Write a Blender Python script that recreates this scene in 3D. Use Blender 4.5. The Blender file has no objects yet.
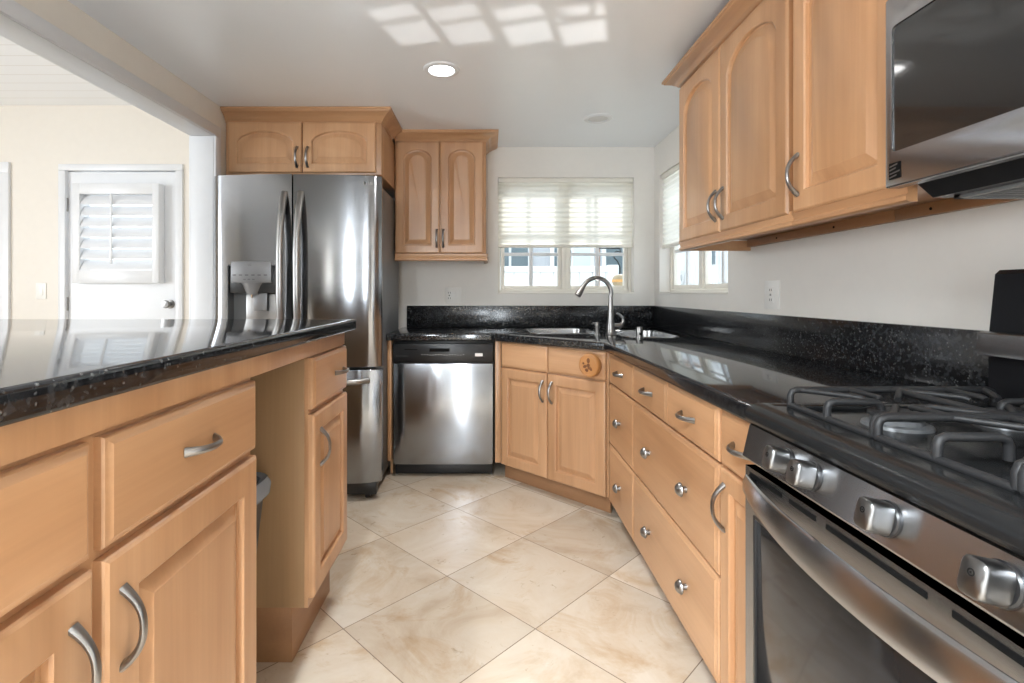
import bpy, bmesh, math, random
from mathutils import Vector, Matrix
from mathutils.geometry import tessellate_polygon
PI = math.pi
R = math.radians
random.seed(7)
sc = bpy.context.scene
COL = sc.collection

# ------------------------------------------------------------------ camera
CAMZ = 1.15
cam = bpy.data.cameras.new('camera')
cam.sensor_width = 36.0
cam.lens = 36.0 * 515 / 1024
cam.shift_x = (512 - 488) / 1024
cam.shift_y = -(341.5 - 293) / 1024
cam.clip_start = 0.02
camo = bpy.data.objects.new('camera', cam)
COL.objects.link(camo)
camo.location = (0, 0, CAMZ)
camo.rotation_euler = (R(90), 0, 0)
sc.camera = camo

# ------------------------------------------------------------------ world, sun, window light, exposure
sc.view_settings.view_transform = 'Standard'
sc.view_settings.look = 'None'
sc.view_settings.gamma = 1.0
sc.view_settings.use_curve_mapping = False
sc.view_settings.exposure = 1.22
w = bpy.data.worlds.new('world')
sc.world = w
w.use_nodes = True
bg = w.node_tree.nodes['Background']
bg.inputs[0].default_value = (0.86, 0.93, 1.0, 1)
bg.inputs[1].default_value = 1.35
sc.cycles.use_denoising = True
sc.cycles.max_bounces = 10
sc.cycles.diffuse_bounces = 6
sc.cycles.glossy_bounces = 6
sc.cycles.transparent_max_bounces = 12
sc.cycles.sample_clamp_indirect = 6.0
sc.cycles.caustics_reflective = False
sc.cycles.caustics_refractive = False

def area(name, loc, rot, sx, sy, power, color=(1, 1, 1), spread=180):
    l = bpy.data.lights.new(name, 'AREA')
    l.shape = 'RECTANGLE'
    l.size = sx
    l.size_y = sy
    l.energy = power
    l.color = color
    l.spread = R(spread)
    o = bpy.data.objects.new(name, l)
    COL.objects.link(o)
    o.location = loc
    o.rotation_euler = rot
    return o

sun = bpy.data.lights.new('sun', 'SUN')
sun.energy = 1.3
sun.angle = R(0.6)
sun.color = (1, 0.96, 0.9)
suno = bpy.data.objects.new('sun', sun)
COL.objects.link(suno)
suno.rotation_euler = Vector((-0.305, -1.02, -1.0)).to_track_quat('-Z', 'Y').to_euler()

# daylight through the glazed doors behind the camera and the side room's window
for _x, _w, _p in ((-0.98, 0.12, 18), (-0.30, 0.10, 16)):
    area('daylight_rear', (_x, -2.42, 1.15), (R(90), 0, 0), _w, 2.0, _p, (0.86, 0.935, 1.0))
area('daylight_side', (-5.42, 0.1, 1.4), (R(90), 0, R(-90)), 2.2, 1.5, 56, (0.90, 0.955, 1.0))

# unseen spots added behind the camera for general brightness, without fittings
for _x, _y in ((-1.05, -0.3), (-0.45, -0.3), (-1.05, -1.2), (-0.2, -1.2)):
    _l = bpy.data.lights.new('down_spot', 'SPOT')
    _l.energy = 130; _l.spot_size = R(150); _l.spot_blend = 0.9; _l.shadow_soft_size = 0.07
    _l.color = (0.86, 0.935, 1.0)
    _o = bpy.data.objects.new('down_spot', _l); COL.objects.link(_o); _o.location = (_x, _y, 2.2)

# added lamps over the worktop imitate sun bounced onto the ceiling, pane by pane
_d = Vector((-0.305, -1.02, 1.0)).normalized()
_q = _d.to_track_quat('-Z', 'Y')
for _x in (0.205, 0.435, 0.685, 0.915):
    for _z, _h in ((1.28, 0.165), (1.435, 0.085)):
        _c = Vector((_x, 3.87, 1.801 - _z))                  # the pane's mirror image below the worktop
        _p = _c + _d * ((1.06 - _c.z) / _d.z)
        area('bounce_lamp', _p, _q.to_euler(), 0.185, _h * 0.71, 0.085 * _h, (1, 0.98, 0.95), 1.5)

# ------------------------------------------------------------------ materials
def nt(name):
    m = bpy.data.materials.new(name)
    m.use_nodes = True
    n = m.node_tree.nodes
    return m, n, m.node_tree.links, n['Principled BSDF']

def plain(name, col, rough=0.5, metal=0.0, spec=0.5, noise=0.03, scale=20, coat=0.0, bump=0.0):
    """flat colour with faint procedural mottling"""
    m, n, L, b = nt(name)
    tc = n.new('ShaderNodeTexCoord')
    nz = n.new('ShaderNodeTexNoise')
    nz.inputs['Scale'].default_value = scale
    nz.inputs['Detail'].default_value = 4
    L.new(tc.outputs['Object'], nz.inputs['Vector'])
    rp = n.new('ShaderNodeValToRGB')
    e = rp.color_ramp.elements
    e[0].position, e[1].position = 0.3, 0.7
    e[0].color = tuple(max(0, c * (1 - noise)) for c in col) + (1,)
    e[1].color = tuple(min(1, c * (1 + noise)) for c in col) + (1,)
    L.new(nz.outputs['Fac'], rp.inputs['Fac'])
    L.new(rp.outputs['Color'], b.inputs['Base Color'])
    b.inputs['Roughness'].default_value = rough
    b.inputs['Metallic'].default_value = metal
    b.inputs['Specular IOR Level'].default_value = spec
    b.inputs['Coat Weight'].default_value = coat
    b.inputs['Coat Roughness'].default_value = 0.1
    if bump:
        bp = n.new('ShaderNodeBump')
        bp.inputs['Strength'].default_value = bump
        bp.inputs['Distance'].default_value = 0.002
        L.new(nz.outputs['Fac'], bp.inputs['Height'])
        L.new(bp.outputs['Normal'], b.inputs['Normal'])
    return m

def wood(name, c1, c2, c3, axis='Z', rough=0.32):
    m, n, L, b = nt(name)
    tc = n.new('ShaderNodeTexCoord')
    oi = n.new('ShaderNodeObjectInfo')
    off = n.new('ShaderNodeVectorMath'); off.operation = 'ADD'
    sca = n.new('ShaderNodeVectorMath'); sca.operation = 'SCALE'
    sca.inputs[0].default_value = (3.1, 5.3, 7.7)
    L.new(oi.outputs['Random'], sca.inputs['Scale'])
    L.new(tc.outputs['Object'], off.inputs[0])
    L.new(sca.outputs['Vector'], off.inputs[1])
    def stretched(a, c, detail, dist):
        mp = n.new('ShaderNodeMapping')
        mp.inputs['Scale'].default_value = {'Z': (a, a, c), 'X': (c, a, a)}[axis]
        L.new(off.outputs['Vector'], mp.inputs['Vector'])
        nz = n.new('ShaderNodeTexNoise')
        nz.inputs['Scale'].default_value = 1
        nz.inputs['Detail'].default_value = detail
        nz.inputs['Distortion'].default_value = dist
        L.new(mp.outputs['Vector'], nz.inputs['Vector'])
        return nz
    big = stretched(6.5, 0.8, 5, 0.6)
    fine = stretched(110, 3.0, 2, 0.1)
    rp = n.new('ShaderNodeValToRGB')
    e = rp.color_ramp.elements
    e[0].position, e[0].color = 0.28, c1 + (1,)
    e[1].position, e[1].color = 0.72, c3 + (1,)
    x = e.new(0.5); x.color = c2 + (1,)
    L.new(big.outputs['Fac'], rp.inputs['Fac'])
    hs = n.new('ShaderNodeHueSaturation')
    mr = n.new('ShaderNodeMapRange')
    mr.inputs['To Min'].default_value = 0.90
    mr.inputs['To Max'].default_value = 1.08
    L.new(oi.outputs['Random'], mr.inputs['Value'])
    L.new(mr.outputs['Result'], hs.inputs['Value'])
    L.new(rp.outputs['Color'], hs.inputs['Color'])
    mx = n.new('ShaderNodeMix'); mx.data_type = 'RGBA'; mx.blend_type = 'MULTIPLY'
    mx.inputs['Factor'].default_value = 0.16
    L.new(hs.outputs['Color'], mx.inputs[6])
    L.new(fine.outputs['Fac'], mx.inputs[7])
    L.new(mx.outputs[2], b.inputs['Base Color'])
    b.inputs['Roughness'].default_value = rough
    b.inputs['Coat Weight'].default_value = 0.15
    b.inputs['Coat Roughness'].default_value = 0.25
    return m

M = {}
HONEY = ((0.43, 0.224, 0.108), (0.53, 0.295, 0.152), (0.62, 0.365, 0.200))
M['wood'] = wood('maple_upright_grain', *HONEY, axis='Z')
M['wood_h'] = wood('maple_level_grain', *HONEY, axis='X')
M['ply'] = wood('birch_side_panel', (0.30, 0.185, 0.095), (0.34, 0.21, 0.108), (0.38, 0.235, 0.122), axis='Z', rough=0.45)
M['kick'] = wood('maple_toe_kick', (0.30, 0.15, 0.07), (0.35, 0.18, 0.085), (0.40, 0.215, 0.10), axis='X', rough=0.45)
M['carved'] = wood('carved_oak', (0.40, 0.18, 0.06), (0.46, 0.215, 0.075), (0.52, 0.25, 0.09), axis='Z')
M['carved_dark'] = plain('carved_recess', (0.16, 0.06, 0.02), 0.6)

def granite():
    m, n, L, b = nt('black_granite')
    tc = n.new('ShaderNodeTexCoord')
    vo = n.new('ShaderNodeTexVoronoi')
    vo.inputs['Scale'].default_value = 170
    L.new(tc.outputs['Object'], vo.inputs['Vector'])
    nz = n.new('ShaderNodeTexNoise')
    nz.inputs['Scale'].default_value = 85
    nz.inputs['Detail'].default_value = 6
    L.new(tc.outputs['Object'], nz.inputs['Vector'])
    r1 = n.new('ShaderNodeValToRGB')
    e = r1.color_ramp.elements
    e[0].position, e[0].color = 0.42, (0.006, 0.006, 0.007, 1)
    e[1].position, e[1].color = 0.78, (0.042, 0.044, 0.047, 1)
    L.new(nz.outputs['Fac'], r1.inputs['Fac'])
    sp = n.new('ShaderNodeSeparateColor')
    L.new(vo.outputs['Color'], sp.inputs[0])
    r2 = n.new('ShaderNodeValToRGB')
    e = r2.color_ramp.elements
    e[0].position, e[0].color = 0.90, (0, 0, 0, 1)
    e[1].position, e[1].color = 0.97, (1, 1, 1, 1)
    L.new(sp.outputs[0], r2.inputs['Fac'])
    r3 = n.new('ShaderNodeValToRGB')
    e = r3.color_ramp.elements
    e[0].position, e[0].color = 0.15, (1, 1, 1, 1)
    e[1].position, e[1].color = 0.55, (0, 0, 0, 1)
    L.new(vo.outputs['Distance'], r3.inputs['Fac'])
    mu = n.new('ShaderNodeMath'); mu.operation = 'MULTIPLY'
    L.new(r2.outputs['Color'], mu.inputs[0])
    L.new(r3.outputs['Color'], mu.inputs[1])
    mx = n.new('ShaderNodeMix'); mx.data_type = 'RGBA'
    L.new(mu.outputs[0], mx.inputs['Factor'])
    L.new(r1.outputs['Color'], mx.inputs[6])
    mx.inputs[7].default_value = (0.17, 0.175, 0.17, 1)
    L.new(mx.outputs[2], b.inputs['Base Color'])
    b.inputs['Roughness'].default_value = 0.07
    b.inputs['Specular IOR Level'].default_value = 0.6
    return m
M['granite'] = granite()
M['granite_b'] = M['granite'].copy()
M['granite_b'].name = 'honed_black_granite'
M['granite_b'].node_tree.nodes['Principled BSDF'].inputs['Roughness'].default_value = 0.17

def steel(name, col=0.58, rough=0.27, aniso=0.6, wave=0.0, axis='V'):
    m, n, L, b = nt(name)
    tc = n.new('ShaderNodeTexCoord')
    mp = n.new('ShaderNodeMapping')
    mp.inputs['Scale'].default_value = (3, 3, 400) if axis == 'H' else (400, 400, 3)
    L.new(tc.outputs['Object'], mp.inputs['Vector'])
    nz = n.new('ShaderNodeTexNoise')
    nz.inputs['Scale'].default_value = 1
    nz.inputs['Detail'].default_value = 2
    L.new(mp.outputs['Vector'], nz.inputs['Vector'])
    mr = n.new('ShaderNodeMapRange')
    mr.inputs['To Min'].default_value = rough - 0.015
    mr.inputs['To Max'].default_value = rough + 0.015
    L.new(nz.outputs['Fac'], mr.inputs['Value'])
    L.new(mr.outputs['Result'], b.inputs['Roughness'])
    b.inputs['Base Color'].default_value = (col * 0.97, col * 0.99, col * 1.03, 1)
    b.inputs['Metallic'].default_value = 1
    b.inputs['Anisotropic'].default_value = aniso
    cv = n.new('ShaderNodeCombineXYZ')
    cv.inputs[2].default_value = 1
    vt = n.new('ShaderNodeVectorTransform')
    vt.vector_type = 'VECTOR'; vt.convert_from = 'OBJECT'; vt.convert_to = 'WORLD'
    L.new(cv.outputs[0], vt.inputs[0])
    L.new(vt.outputs[0], b.inputs['Tangent'])
    if wave:
        n2 = n.new('ShaderNodeTexNoise')
        n2.inputs['Scale'].default_value = 2.2
        n2.inputs['Detail'].default_value = 0
        L.new(tc.outputs['Object'], n2.inputs['Vector'])
        bp = n.new('ShaderNodeBump')
        bp.inputs['Strength'].default_value = 1
        bp.inputs['Distance'].default_value = wave
        L.new(n2.outputs['Fac'], bp.inputs['Height'])
        L.new(bp.outputs['Normal'], b.inputs['Normal'])
    return m
M['steel'] = steel('brushed_stainless', 0.31, 0.16, 0.9, wave=0.003)
M['steel_r'] = steel('range_stainless', 0.46, 0.24, 0.85, axis='H')
M['nickel'] = plain('satin_nickel', (0.29, 0.282, 0.275), 0.30, 1.0, noise=0.02)
M['knobsteel'] = plain('knob_steel', (0.20, 0.198, 0.196), 0.34, 1.0, noise=0.02)
M['chrome'] = plain('chrome', (0.75, 0.75, 0.75), 0.12, 1.0, noise=0.01)
M['sinksteel'] = plain('sink_stainless', (0.38, 0.38, 0.38), 0.25, 1.0, noise=0.02)
M['grey_metal'] = plain('grey_painted_steel', (0.16, 0.165, 0.17), 0.35, 0.3)
M['fridge_side'] = plain('fridge_side_grey', (0.13, 0.135, 0.14), 0.38, 0.2)
M['black'] = plain('black_plastic', (0.012, 0.012, 0.013), 0.3)
M['blackgloss'] = plain('black_enamel', (0.008, 0.008, 0.009), 0.15, spec=0.2)
M['cooktop'] = plain('charcoal_enamel', (0.012, 0.0125, 0.013), 0.2, 0.0, spec=0.22)
M['iron'] = plain('cast_iron', (0.020, 0.020, 0.021), 0.45, 0.0, spec=0.35, bump=0.15, scale=220)
M['blackglass'] = plain('dark_glass', (0.012, 0.013, 0.014), 0.05, spec=0.6, coat=0.5)
M['ovenglass'] = plain('oven_glass', (0.020, 0.020, 0.021), 0.07, spec=0.45)
M['wall'] = plain('greige_wall_paint', (0.74, 0.715, 0.675), 0.45, noise=0.01)
M['wall_cream'] = plain('cream_wall_paint', (0.75, 0.705, 0.64), 0.5, noise=0.01)
M['taupe'] = plain('taupe_wall_paint', (0.33, 0.32, 0.31), 0.5, noise=0.01)
M['ceiling'] = plain('satin_ceiling_paint', (0.84, 0.875, 0.92), 0.28, noise=0.008, scale=3)
M['white'] = plain('white_trim_paint', (0.73, 0.745, 0.77), 0.3, noise=0.01)
M['sash'] = plain('cream_window_frame', (0.80, 0.77, 0.70), 0.35, noise=0.01)
M['plate'] = plain('white_plate', (0.80, 0.79, 0.76), 0.3, noise=0.01)
M['slot'] = plain('dark_slot', (0.006, 0.006, 0.006), 0.7, spec=0.1)
M['greyplastic'] = plain('grey_plastic', (0.20, 0.20, 0.205), 0.35, 0.3)
M['bin'] = plain('charcoal_bin_plastic', (0.05, 0.055, 0.065), 0.45)
M['binrim'] = plain('slate_bin_rim', (0.22, 0.28, 0.36), 0.25, noise=0.05)
M['mark'] = plain('pale_print', (0.45, 0.45, 0.45), 0.5)
M['markdark'] = plain('dark_print', (0.09, 0.09, 0.09), 0.5)
M['whitemark'] = plain('white_print', (0.8, 0.8, 0.8), 0.5)
M['fence'] = plain('white_vinyl_fence', (0.70, 0.72, 0.73), 0.5)
M['siding'] = plain('pale_grey_siding', (0.40, 0.42, 0.45), 0.7)
M['boards'] = plain('whitewashed_boards', (0.80, 0.82, 0.84), 0.7)
M['extglass'] = plain('neighbour_window_glass', (0.10, 0.14, 0.16), 0.4)
M['curtainext'] = plain('pale_blue_panel', (0.55, 0.68, 0.74), 0.6)
M['concrete'] = plain('yard_concrete', (0.5, 0.49, 0.46), 0.8, noise=0.1)
M['orange'] = plain('orange_glaze', (0.65, 0.36, 0.12), 0.4)
M['creamglaze'] = plain('cream_glaze', (0.36, 0.29, 0.19), 0.4)
M['bark'] = plain('brown_post', (0.30, 0.18, 0.12), 0.8, noise=0.2)

def emis(name, col, s):
    m, n, L, b = nt(name)
    b.inputs['Base Color'].default_value = (0.9, 0.9, 0.9, 1)
    b.inputs['Emission Color'].default_value = col + (1,)
    b.inputs['Emission Strength'].default_value = s
    return m
M['lamp'] = emis('lit_lens', (1, 0.99, 0.96), 6)
M['lens_off'] = plain('frosted_lens', (0.62, 0.62, 0.62), 0.4)

def glass():
    m, n, L, b = nt('window_glass')
    n.remove(b)
    t = n.new('ShaderNodeBsdfTransparent')
    t.inputs[0].default_value = (0.96, 0.98, 0.98, 1)
    g = n.new('ShaderNodeBsdfGlossy')
    g.inputs['Roughness'].default_value = 0.02
    lw = n.new('ShaderNodeLayerWeight')
    pw = n.new('ShaderNodeMath'); pw.operation = 'POWER'; pw.inputs[1].default_value = 5
    L.new(lw.outputs['Facing'], pw.inputs[0])
    f = n.new('ShaderNodeMath'); f.operation = 'MULTIPLY_ADD'
    f.inputs[1].default_value = 0.9; f.inputs[2].default_value = 0.03
    L.new(pw.outputs[0], f.inputs[0])
    x = n.new('ShaderNodeMixShader')
    L.new(f.outputs[0], x.inputs[0])
    L.new(t.outputs[0], x.inputs[1])
    L.new(g.outputs[0], x.inputs[2])
    L.new(x.outputs[0], n['Material Output'].inputs['Surface'])
    return m
M['glass'] = glass()

def shade_mat():
    m, n, L, b = nt('cellular_shade_cloth')
    n.remove(b)
    d = n.new('ShaderNodeBsdfDiffuse')
    d.inputs[0].default_value = (0.78, 0.75, 0.68, 1)
    t = n.new('ShaderNodeBsdfTranslucent')
    t.inputs[0].default_value = (0.90, 0.87, 0.80, 1)
    x = n.new('ShaderNodeMixShader')
    x.inputs[0].default_value = 0.72
    L.new(d.outputs[0], x.inputs[1])
    L.new(t.outputs[0], x.inputs[2])
    L.new(x.outputs[0], n['Material Output'].inputs['Surface'])
    return m
M['shade'] = shade_mat()

def tile_mat():
    m, n, L, b = nt('travertine_tile')
    T = 0.465
    tc = n.new('ShaderNodeTexCoord')
    sx = n.new('ShaderNodeSeparateXYZ')
    L.new(tc.outputs['Object'], sx.inputs[0])
    ax, ay = -0.1666, 2.092
    def math_(op, a, bb=None):
        q = n.new('ShaderNodeMath'); q.operation = op
        for i, v in enumerate((a, bb)):
            if v is None: continue
            if isinstance(v, (int, float)): q.inputs[i].default_value = v
            else: L.new(v, q.inputs[i])
        return q.outputs[0]
    xx = math_('SUBTRACT', sx.outputs['X'], ax)
    yy = math_('SUBTRACT', sx.outputs['Y'], ay)
    k = 1 / (math.sqrt(2) * T)
    u = math_('MULTIPLY', math_('ADD', xx, yy), k)
    v = math_('MULTIPLY', math_('SUBTRACT', yy, xx), k)
    def edge(c):
        f = math_('FRACT', c)
        return math_('MINIMUM', f, math_('SUBTRACT', 1.0, f))
    d = math_('MINIMUM', edge(u), edge(v))
    cx = n.new('ShaderNodeCombineXYZ')
    L.new(math_('FLOOR', u), cx.inputs[0])
    L.new(math_('FLOOR', v), cx.inputs[1])
    wn = n.new('ShaderNodeTexWhiteNoise')
    L.new(cx.outputs[0], wn.inputs['Vector'])
    # a different cut of stone in every tile
    ad = n.new('ShaderNodeVectorMath'); ad.operation = 'MULTIPLY_ADD'
    L.new(wn.outputs['Color'], ad.inputs[0])
    ad.inputs[1].default_value = (7, 7, 7)
    L.new(tc.outputs['Object'], ad.inputs[2])
    def noise(s, det, dist, r):
        q = n.new('ShaderNodeTexNoise')
        q.inputs['Scale'].default_value = s
        q.inputs['Detail'].default_value = det
        q.inputs['Roughness'].default_value = r
        q.inputs['Distortion'].default_value = dist
        L.new(ad.outputs[0], q.inputs['Vector'])
        return q.outputs['Fac']
    def ramp(fac, *st):
        q = n.new('ShaderNodeValToRGB')
        e = q.color_ramp.elements
        e[0].position, e[0].color = st[0][0], st[0][1] + (1,)
        e[1].position, e[1].color = st[-1][0], st[-1][1] + (1,)
        for s in st[1:-1]:
            y = e.new(s[0]); y.color = s[1] + (1,)
        L.new(fac, q.inputs['Fac'])
        return q.outputs['Color']
    base = ramp(noise(3.2, 8, 0.8, 0.62), (0.3, (0.50, 0.385, 0.27)), (0.47, (0.61, 0.51, 0.395)), (0.7, (0.68, 0.61, 0.51)))
    blot = ramp(noise(2.6, 6, 1.4, 0.65), (0.54, (0, 0, 0)), (0.74, (1, 1, 1)))
    m1 = n.new('ShaderNodeMix'); m1.data_type = 'RGBA'
    fm = math_('MULTIPLY', blot, 0.75)
    L.new(fm, m1.inputs['Factor'])
    L.new(base, m1.inputs[6])
    m1.inputs[7].default_value = (0.46, 0.29, 0.14, 1)
    hs = n.new('ShaderNodeHueSaturation')
    mr = n.new('ShaderNodeMapRange')
    mr.inputs['To Min'].default_value = 0.86
    mr.inputs['To Max'].default_value = 1.10
    L.new(wn.outputs['Value'], mr.inputs['Value'])
    L.new(mr.outputs['Result'], hs.inputs['Value'])
    L.new(m1.outputs[2], hs.inputs['Color'])
    pit = ramp(noise(26, 4, 1.0, 0.6), (0.25, (0.55, 0.5, 0.42)), (0.36, (1, 1, 1)))
    m3 = n.new('ShaderNodeMix'); m3.data_type = 'RGBA'; m3.blend_type = 'MULTIPLY'
    m3.inputs['Factor'].default_value = 0.6
    L.new(hs.outputs['Color'], m3.inputs[6])
    L.new(pit, m3.inputs[7])
    g = math_('LESS_THAN', d, 0.0036)
    m2 = n.new('ShaderNodeMix'); m2.data_type = 'RGBA'
    L.new(g, m2.inputs['Factor'])
    L.new(m3.outputs[2], m2.inputs[6])
    m2.inputs[7].default_value = (0.20, 0.145, 0.10, 1)
    L.new(m2.outputs[2], b.inputs['Base Color'])
    rg = n.new('ShaderNodeMapRange')
    rg.inputs['To Min'].default_value = 0.22
    rg.inputs['To Max'].default_value = 0.75
    L.new(g, rg.inputs['Value'])
    L.new(rg.outputs['Result'], b.inputs['Roughness'])
    return m
M['tile'] = tile_mat()

def plank_mat():
    m, n, L, b = nt('white_plank_ceiling')
    tc = n.new('ShaderNodeTexCoord')
    sx = n.new('ShaderNodeSeparateXYZ')
    L.new(tc.outputs['Object'], sx.inputs[0])
    mu = n.new('ShaderNodeMath'); mu.operation = 'MULTIPLY'; mu.inputs[1].default_value = 1 / 0.13
    L.new(sx.outputs['Y'], mu.inputs[0])
    fr = n.new('ShaderNodeMath'); fr.operation = 'FRACT'
    L.new(mu.outputs[0], fr.inputs[0])
    lt = n.new('ShaderNodeMath'); lt.operation = 'LESS_THAN'; lt.inputs[1].default_value = 0.06
    L.new(fr.outputs[0], lt.inputs[0])
    mx = n.new('ShaderNodeMix'); mx.data_type = 'RGBA'
    L.new(lt.outputs[0], mx.inputs['Factor'])
    mx.inputs[6].default_value = (0.88, 0.90, 0.93, 1)
    mx.inputs[7].default_value = (0.76, 0.76, 0.76, 1)
    L.new(mx.outputs[2], b.inputs['Base Color'])
    b.inputs['Roughness'].default_value = 0.4
    return m
M['plank'] = plank_mat()

# ------------------------------------------------------------------ mesh helpers
class MB:
    def __init__(s):
        s.bm = bmesh.new()
    def box(s, x0, x1, y0, y1, z0, z1, bev=0.0, seg=2):
        v = [s.bm.verts.new((x, y, z)) for z in (z0, z1) for y in (y0, y1) for x in (x0, x1)]
        fs = [s.bm.faces.new([v[i] for i in f]) for f in
              ((0, 2, 3, 1), (4, 5, 7, 6), (0, 1, 5, 4), (2, 6, 7, 3), (0, 4, 6, 2), (1, 3, 7, 5))]
        if bev:
            ed = list({e for f in fs for e in f.edges})
            bmesh.ops.bevel(s.bm, geom=ed, offset=bev, segments=seg, profile=0.5, affect='EDGES', clamp_overlap=True)
        return s
    def loft(s, loops, cap0=True, cap1=True, closed=True):
        vs = [[s.bm.verts.new(p) for p in lp] for lp in loops]
        n = len(vs[0])
        for a, b in zip(vs, vs[1:]):
            for i in range(n if closed else n - 1):
                j = (i + 1) % n
                s.bm.faces.new((a[i], a[j], b[j], b[i]))
        if cap0: s.bm.faces.new(list(reversed(vs[0])))
        if cap1: s.bm.faces.new(vs[-1])
        return s
    def tube(s, pts, r, n=10, flat=1.0, up=None, cap=True):
        """r: radius or list; flat: squash of the cross-section along the second axis"""
        pts = [Vector(p) for p in pts]
        m = len(pts)
        rr = r if isinstance(r, (list, tuple)) else [r] * m
        loops = []
        prev = None
        for i in range(m):
            t = (pts[min(i + 1, m - 1)] - pts[max(i - 1, 0)]).normalized()
            if prev is None:
                a = Vector(up) if up else (Vector((0, 0, 1)) if abs(t.z) < 0.9 else Vector((1, 0, 0)))
            else:
                a = prev
            a = (a - t * a.dot(t)).normalized()
            prev = a
            b = t.cross(a)
            loops.append([pts[i] + rr[i] * (a * math.cos(2 * PI * k / n) + b * flat * math.sin(2 * PI * k / n)) for k in range(n)])
        return s.loft(loops, cap, cap)
    def lathe(s, prof, mat=None, n=24):
        """prof: (r, z) from bottom to top about local z; mat places it"""
        mat = mat or Matrix()
        loops = [[mat @ Vector((max(r, 1e-5) * math.cos(2 * PI * k / n), max(r, 1e-5) * math.sin(2 * PI * k / n), z)) for k in range(n)] for r, z in prof]
        return s.loft(loops)
    def prism(s, outer, z0, z1, holes=(), bev=0.0, seg=3):
        """polygon (counter-clockwise) with holes, rounded top and bottom outer edge"""
        def inset(poly, d):
            n = len(poly); out = []
            for i in range(n):
                p0, p1, p2 = (Vector(poly[(i + k) % n]) for k in (-1, 0, 1))
                e1 = (p1 - p0).normalized(); e2 = (p2 - p1).normalized()
                n1 = Vector((-e1.y, e1.x)); n2 = Vector((-e2.y, e2.x))
                q = (n1 + n2).normalized()
                out.append(p1 + q * (d / max(0.2, q.dot(n1))))
            return out
        rings = []
        if bev:
            for k in range(seg + 1):
                a = PI / 2 * k / seg
                rings.append((bev * (1 - math.sin(a)), z0 + bev * (1 - math.cos(a))))
            for k in range(seg + 1):
                a = PI / 2 * k / seg
                rings.append((bev * (1 - math.cos(a)), z1 - bev * (1 - math.sin(a))))
        else:
            rings = [(0, z0), (0, z1)]
        vr = []
        for d, z in rings:
            pp = inset(outer, d) if d > 1e-9 else [Vector(p) for p in outer]
            vr.append([s.bm.verts.new((p.x, p.y, z)) for p in pp])
        n = len(outer)
        for a, b in zip(vr, vr[1:]):
            for i in range(n):
                j = (i + 1) % n
                s.bm.faces.new((a[i], a[j], b[j], b[i]))
        hv0 = [[s.bm.verts.new((p[0], p[1], z0)) for p in h] for h in holes]
        hv1 = [[s.bm.verts.new((p[0], p[1], z1)) for p in h] for h in holes]
        for a, b in zip(hv0, hv1):
            for i in range(len(a)):
                j = (i + 1) % len(a)
                s.bm.faces.new((a[j], a[i], b[i], b[j]))
        for ring, hv, flip in ((vr[-1], hv1, False), (vr[0], hv0, True)):
            allv = list(ring) + [q for h in hv for q in h]
            polys = [[q.co.copy() for q in ring]] + [[q.co.copy() for q in h] for h in hv]
            for t in tessellate_polygon(polys):
                f = [allv[i] for i in t]
                nrm = (f[1].co - f[0].co).cross(f[2].co - f[0].co)
                if (nrm.z < 0) != flip: f.reverse()
                try: s.bm.faces.new(f)
                except ValueError: pass
        return s
    def build(s, name, mat, parent=None, smooth=35, loc=None):
        bmesh.ops.recalc_face_normals(s.bm, faces=s.bm.faces)
        me = bpy.data.meshes.new(name)
        s.bm.to_mesh(me); s.bm.free()
        me.materials.append(mat)
        me.shade_smooth()
        me.set_sharp_from_angle(angle=R(smooth))
        o = bpy.data.objects.new(name, me)
        COL.objects.link(o)
        if parent: o.parent = parent
        if loc: o.location = loc
        return o

def thing(name, label, cat, loc=(0, 0, 0), rz=0.0, group=None):
    o = bpy.data.objects.new(name, None)
    COL.objects.link(o)
    o.location = loc
    o.rotation_euler = (0, 0, rz)
    o.empty_display_size = 0.1
    o['label'] = label; o['category'] = cat
    if group: o['group'] = group
    return o
def tag(o, label, cat, group=None):
    o['label'] = label; o['category'] = cat
    if group: o['group'] = group
    return o
def struct(o):
    o['kind'] = 'structure'
    return o
def text(name, body, size, loc, rot, mat, parent, sx=1.0):
    c = bpy.data.curves.new(name, 'FONT')
    c.body = body; c.size = size; c.extrude = 0.0002
    c.align_x = 'CENTER'; c.align_y = 'CENTER'
    c.materials.append(mat)
    tmp = bpy.data.objects.new(name, c)
    COL.objects.link(tmp)
    bpy.context.view_layer.update()
    me = bpy.data.meshes.new_from_object(tmp.evaluated_get(bpy.context.evaluated_depsgraph_get()))
    bpy.data.objects.remove(tmp)
    o = bpy.data.objects.new(name, me)
    COL.objects.link(o)
    o.parent = parent; o.location = loc; o.rotation_euler = rot
    o.scale = (sx, 1, 1)
    return o

# ------------------------------------------------------------------ the setting
CZ = 2.225            # kitchen ceiling
BY = 3.79             # far wall
RX = 1.225             # right wall
LX = -1.545           # kitchen face of the left wall
LW = 0.12
FY = -2.5             # wall behind the camera
WX = -5.5             # outer wall of the side room
CZ2 = 2.53            # side room ceiling
FT = 0.12

struct(MB().box(WX, RX + 0.15, FY - 0.15, BY + 0.15, -0.06, 0).build('floor', M['tile']))
struct(MB().box(LX - LW / 2, RX + 0.15, FY - 0.15, BY + 0.15, CZ, CZ + 0.5).build('ceiling', M['ceiling']))
struct(MB().box(WX, LX - LW / 2, FY - 0.15, BY + 0.15, CZ2, CZ2 + 0.195).build('ceiling', M['plank']))

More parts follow.
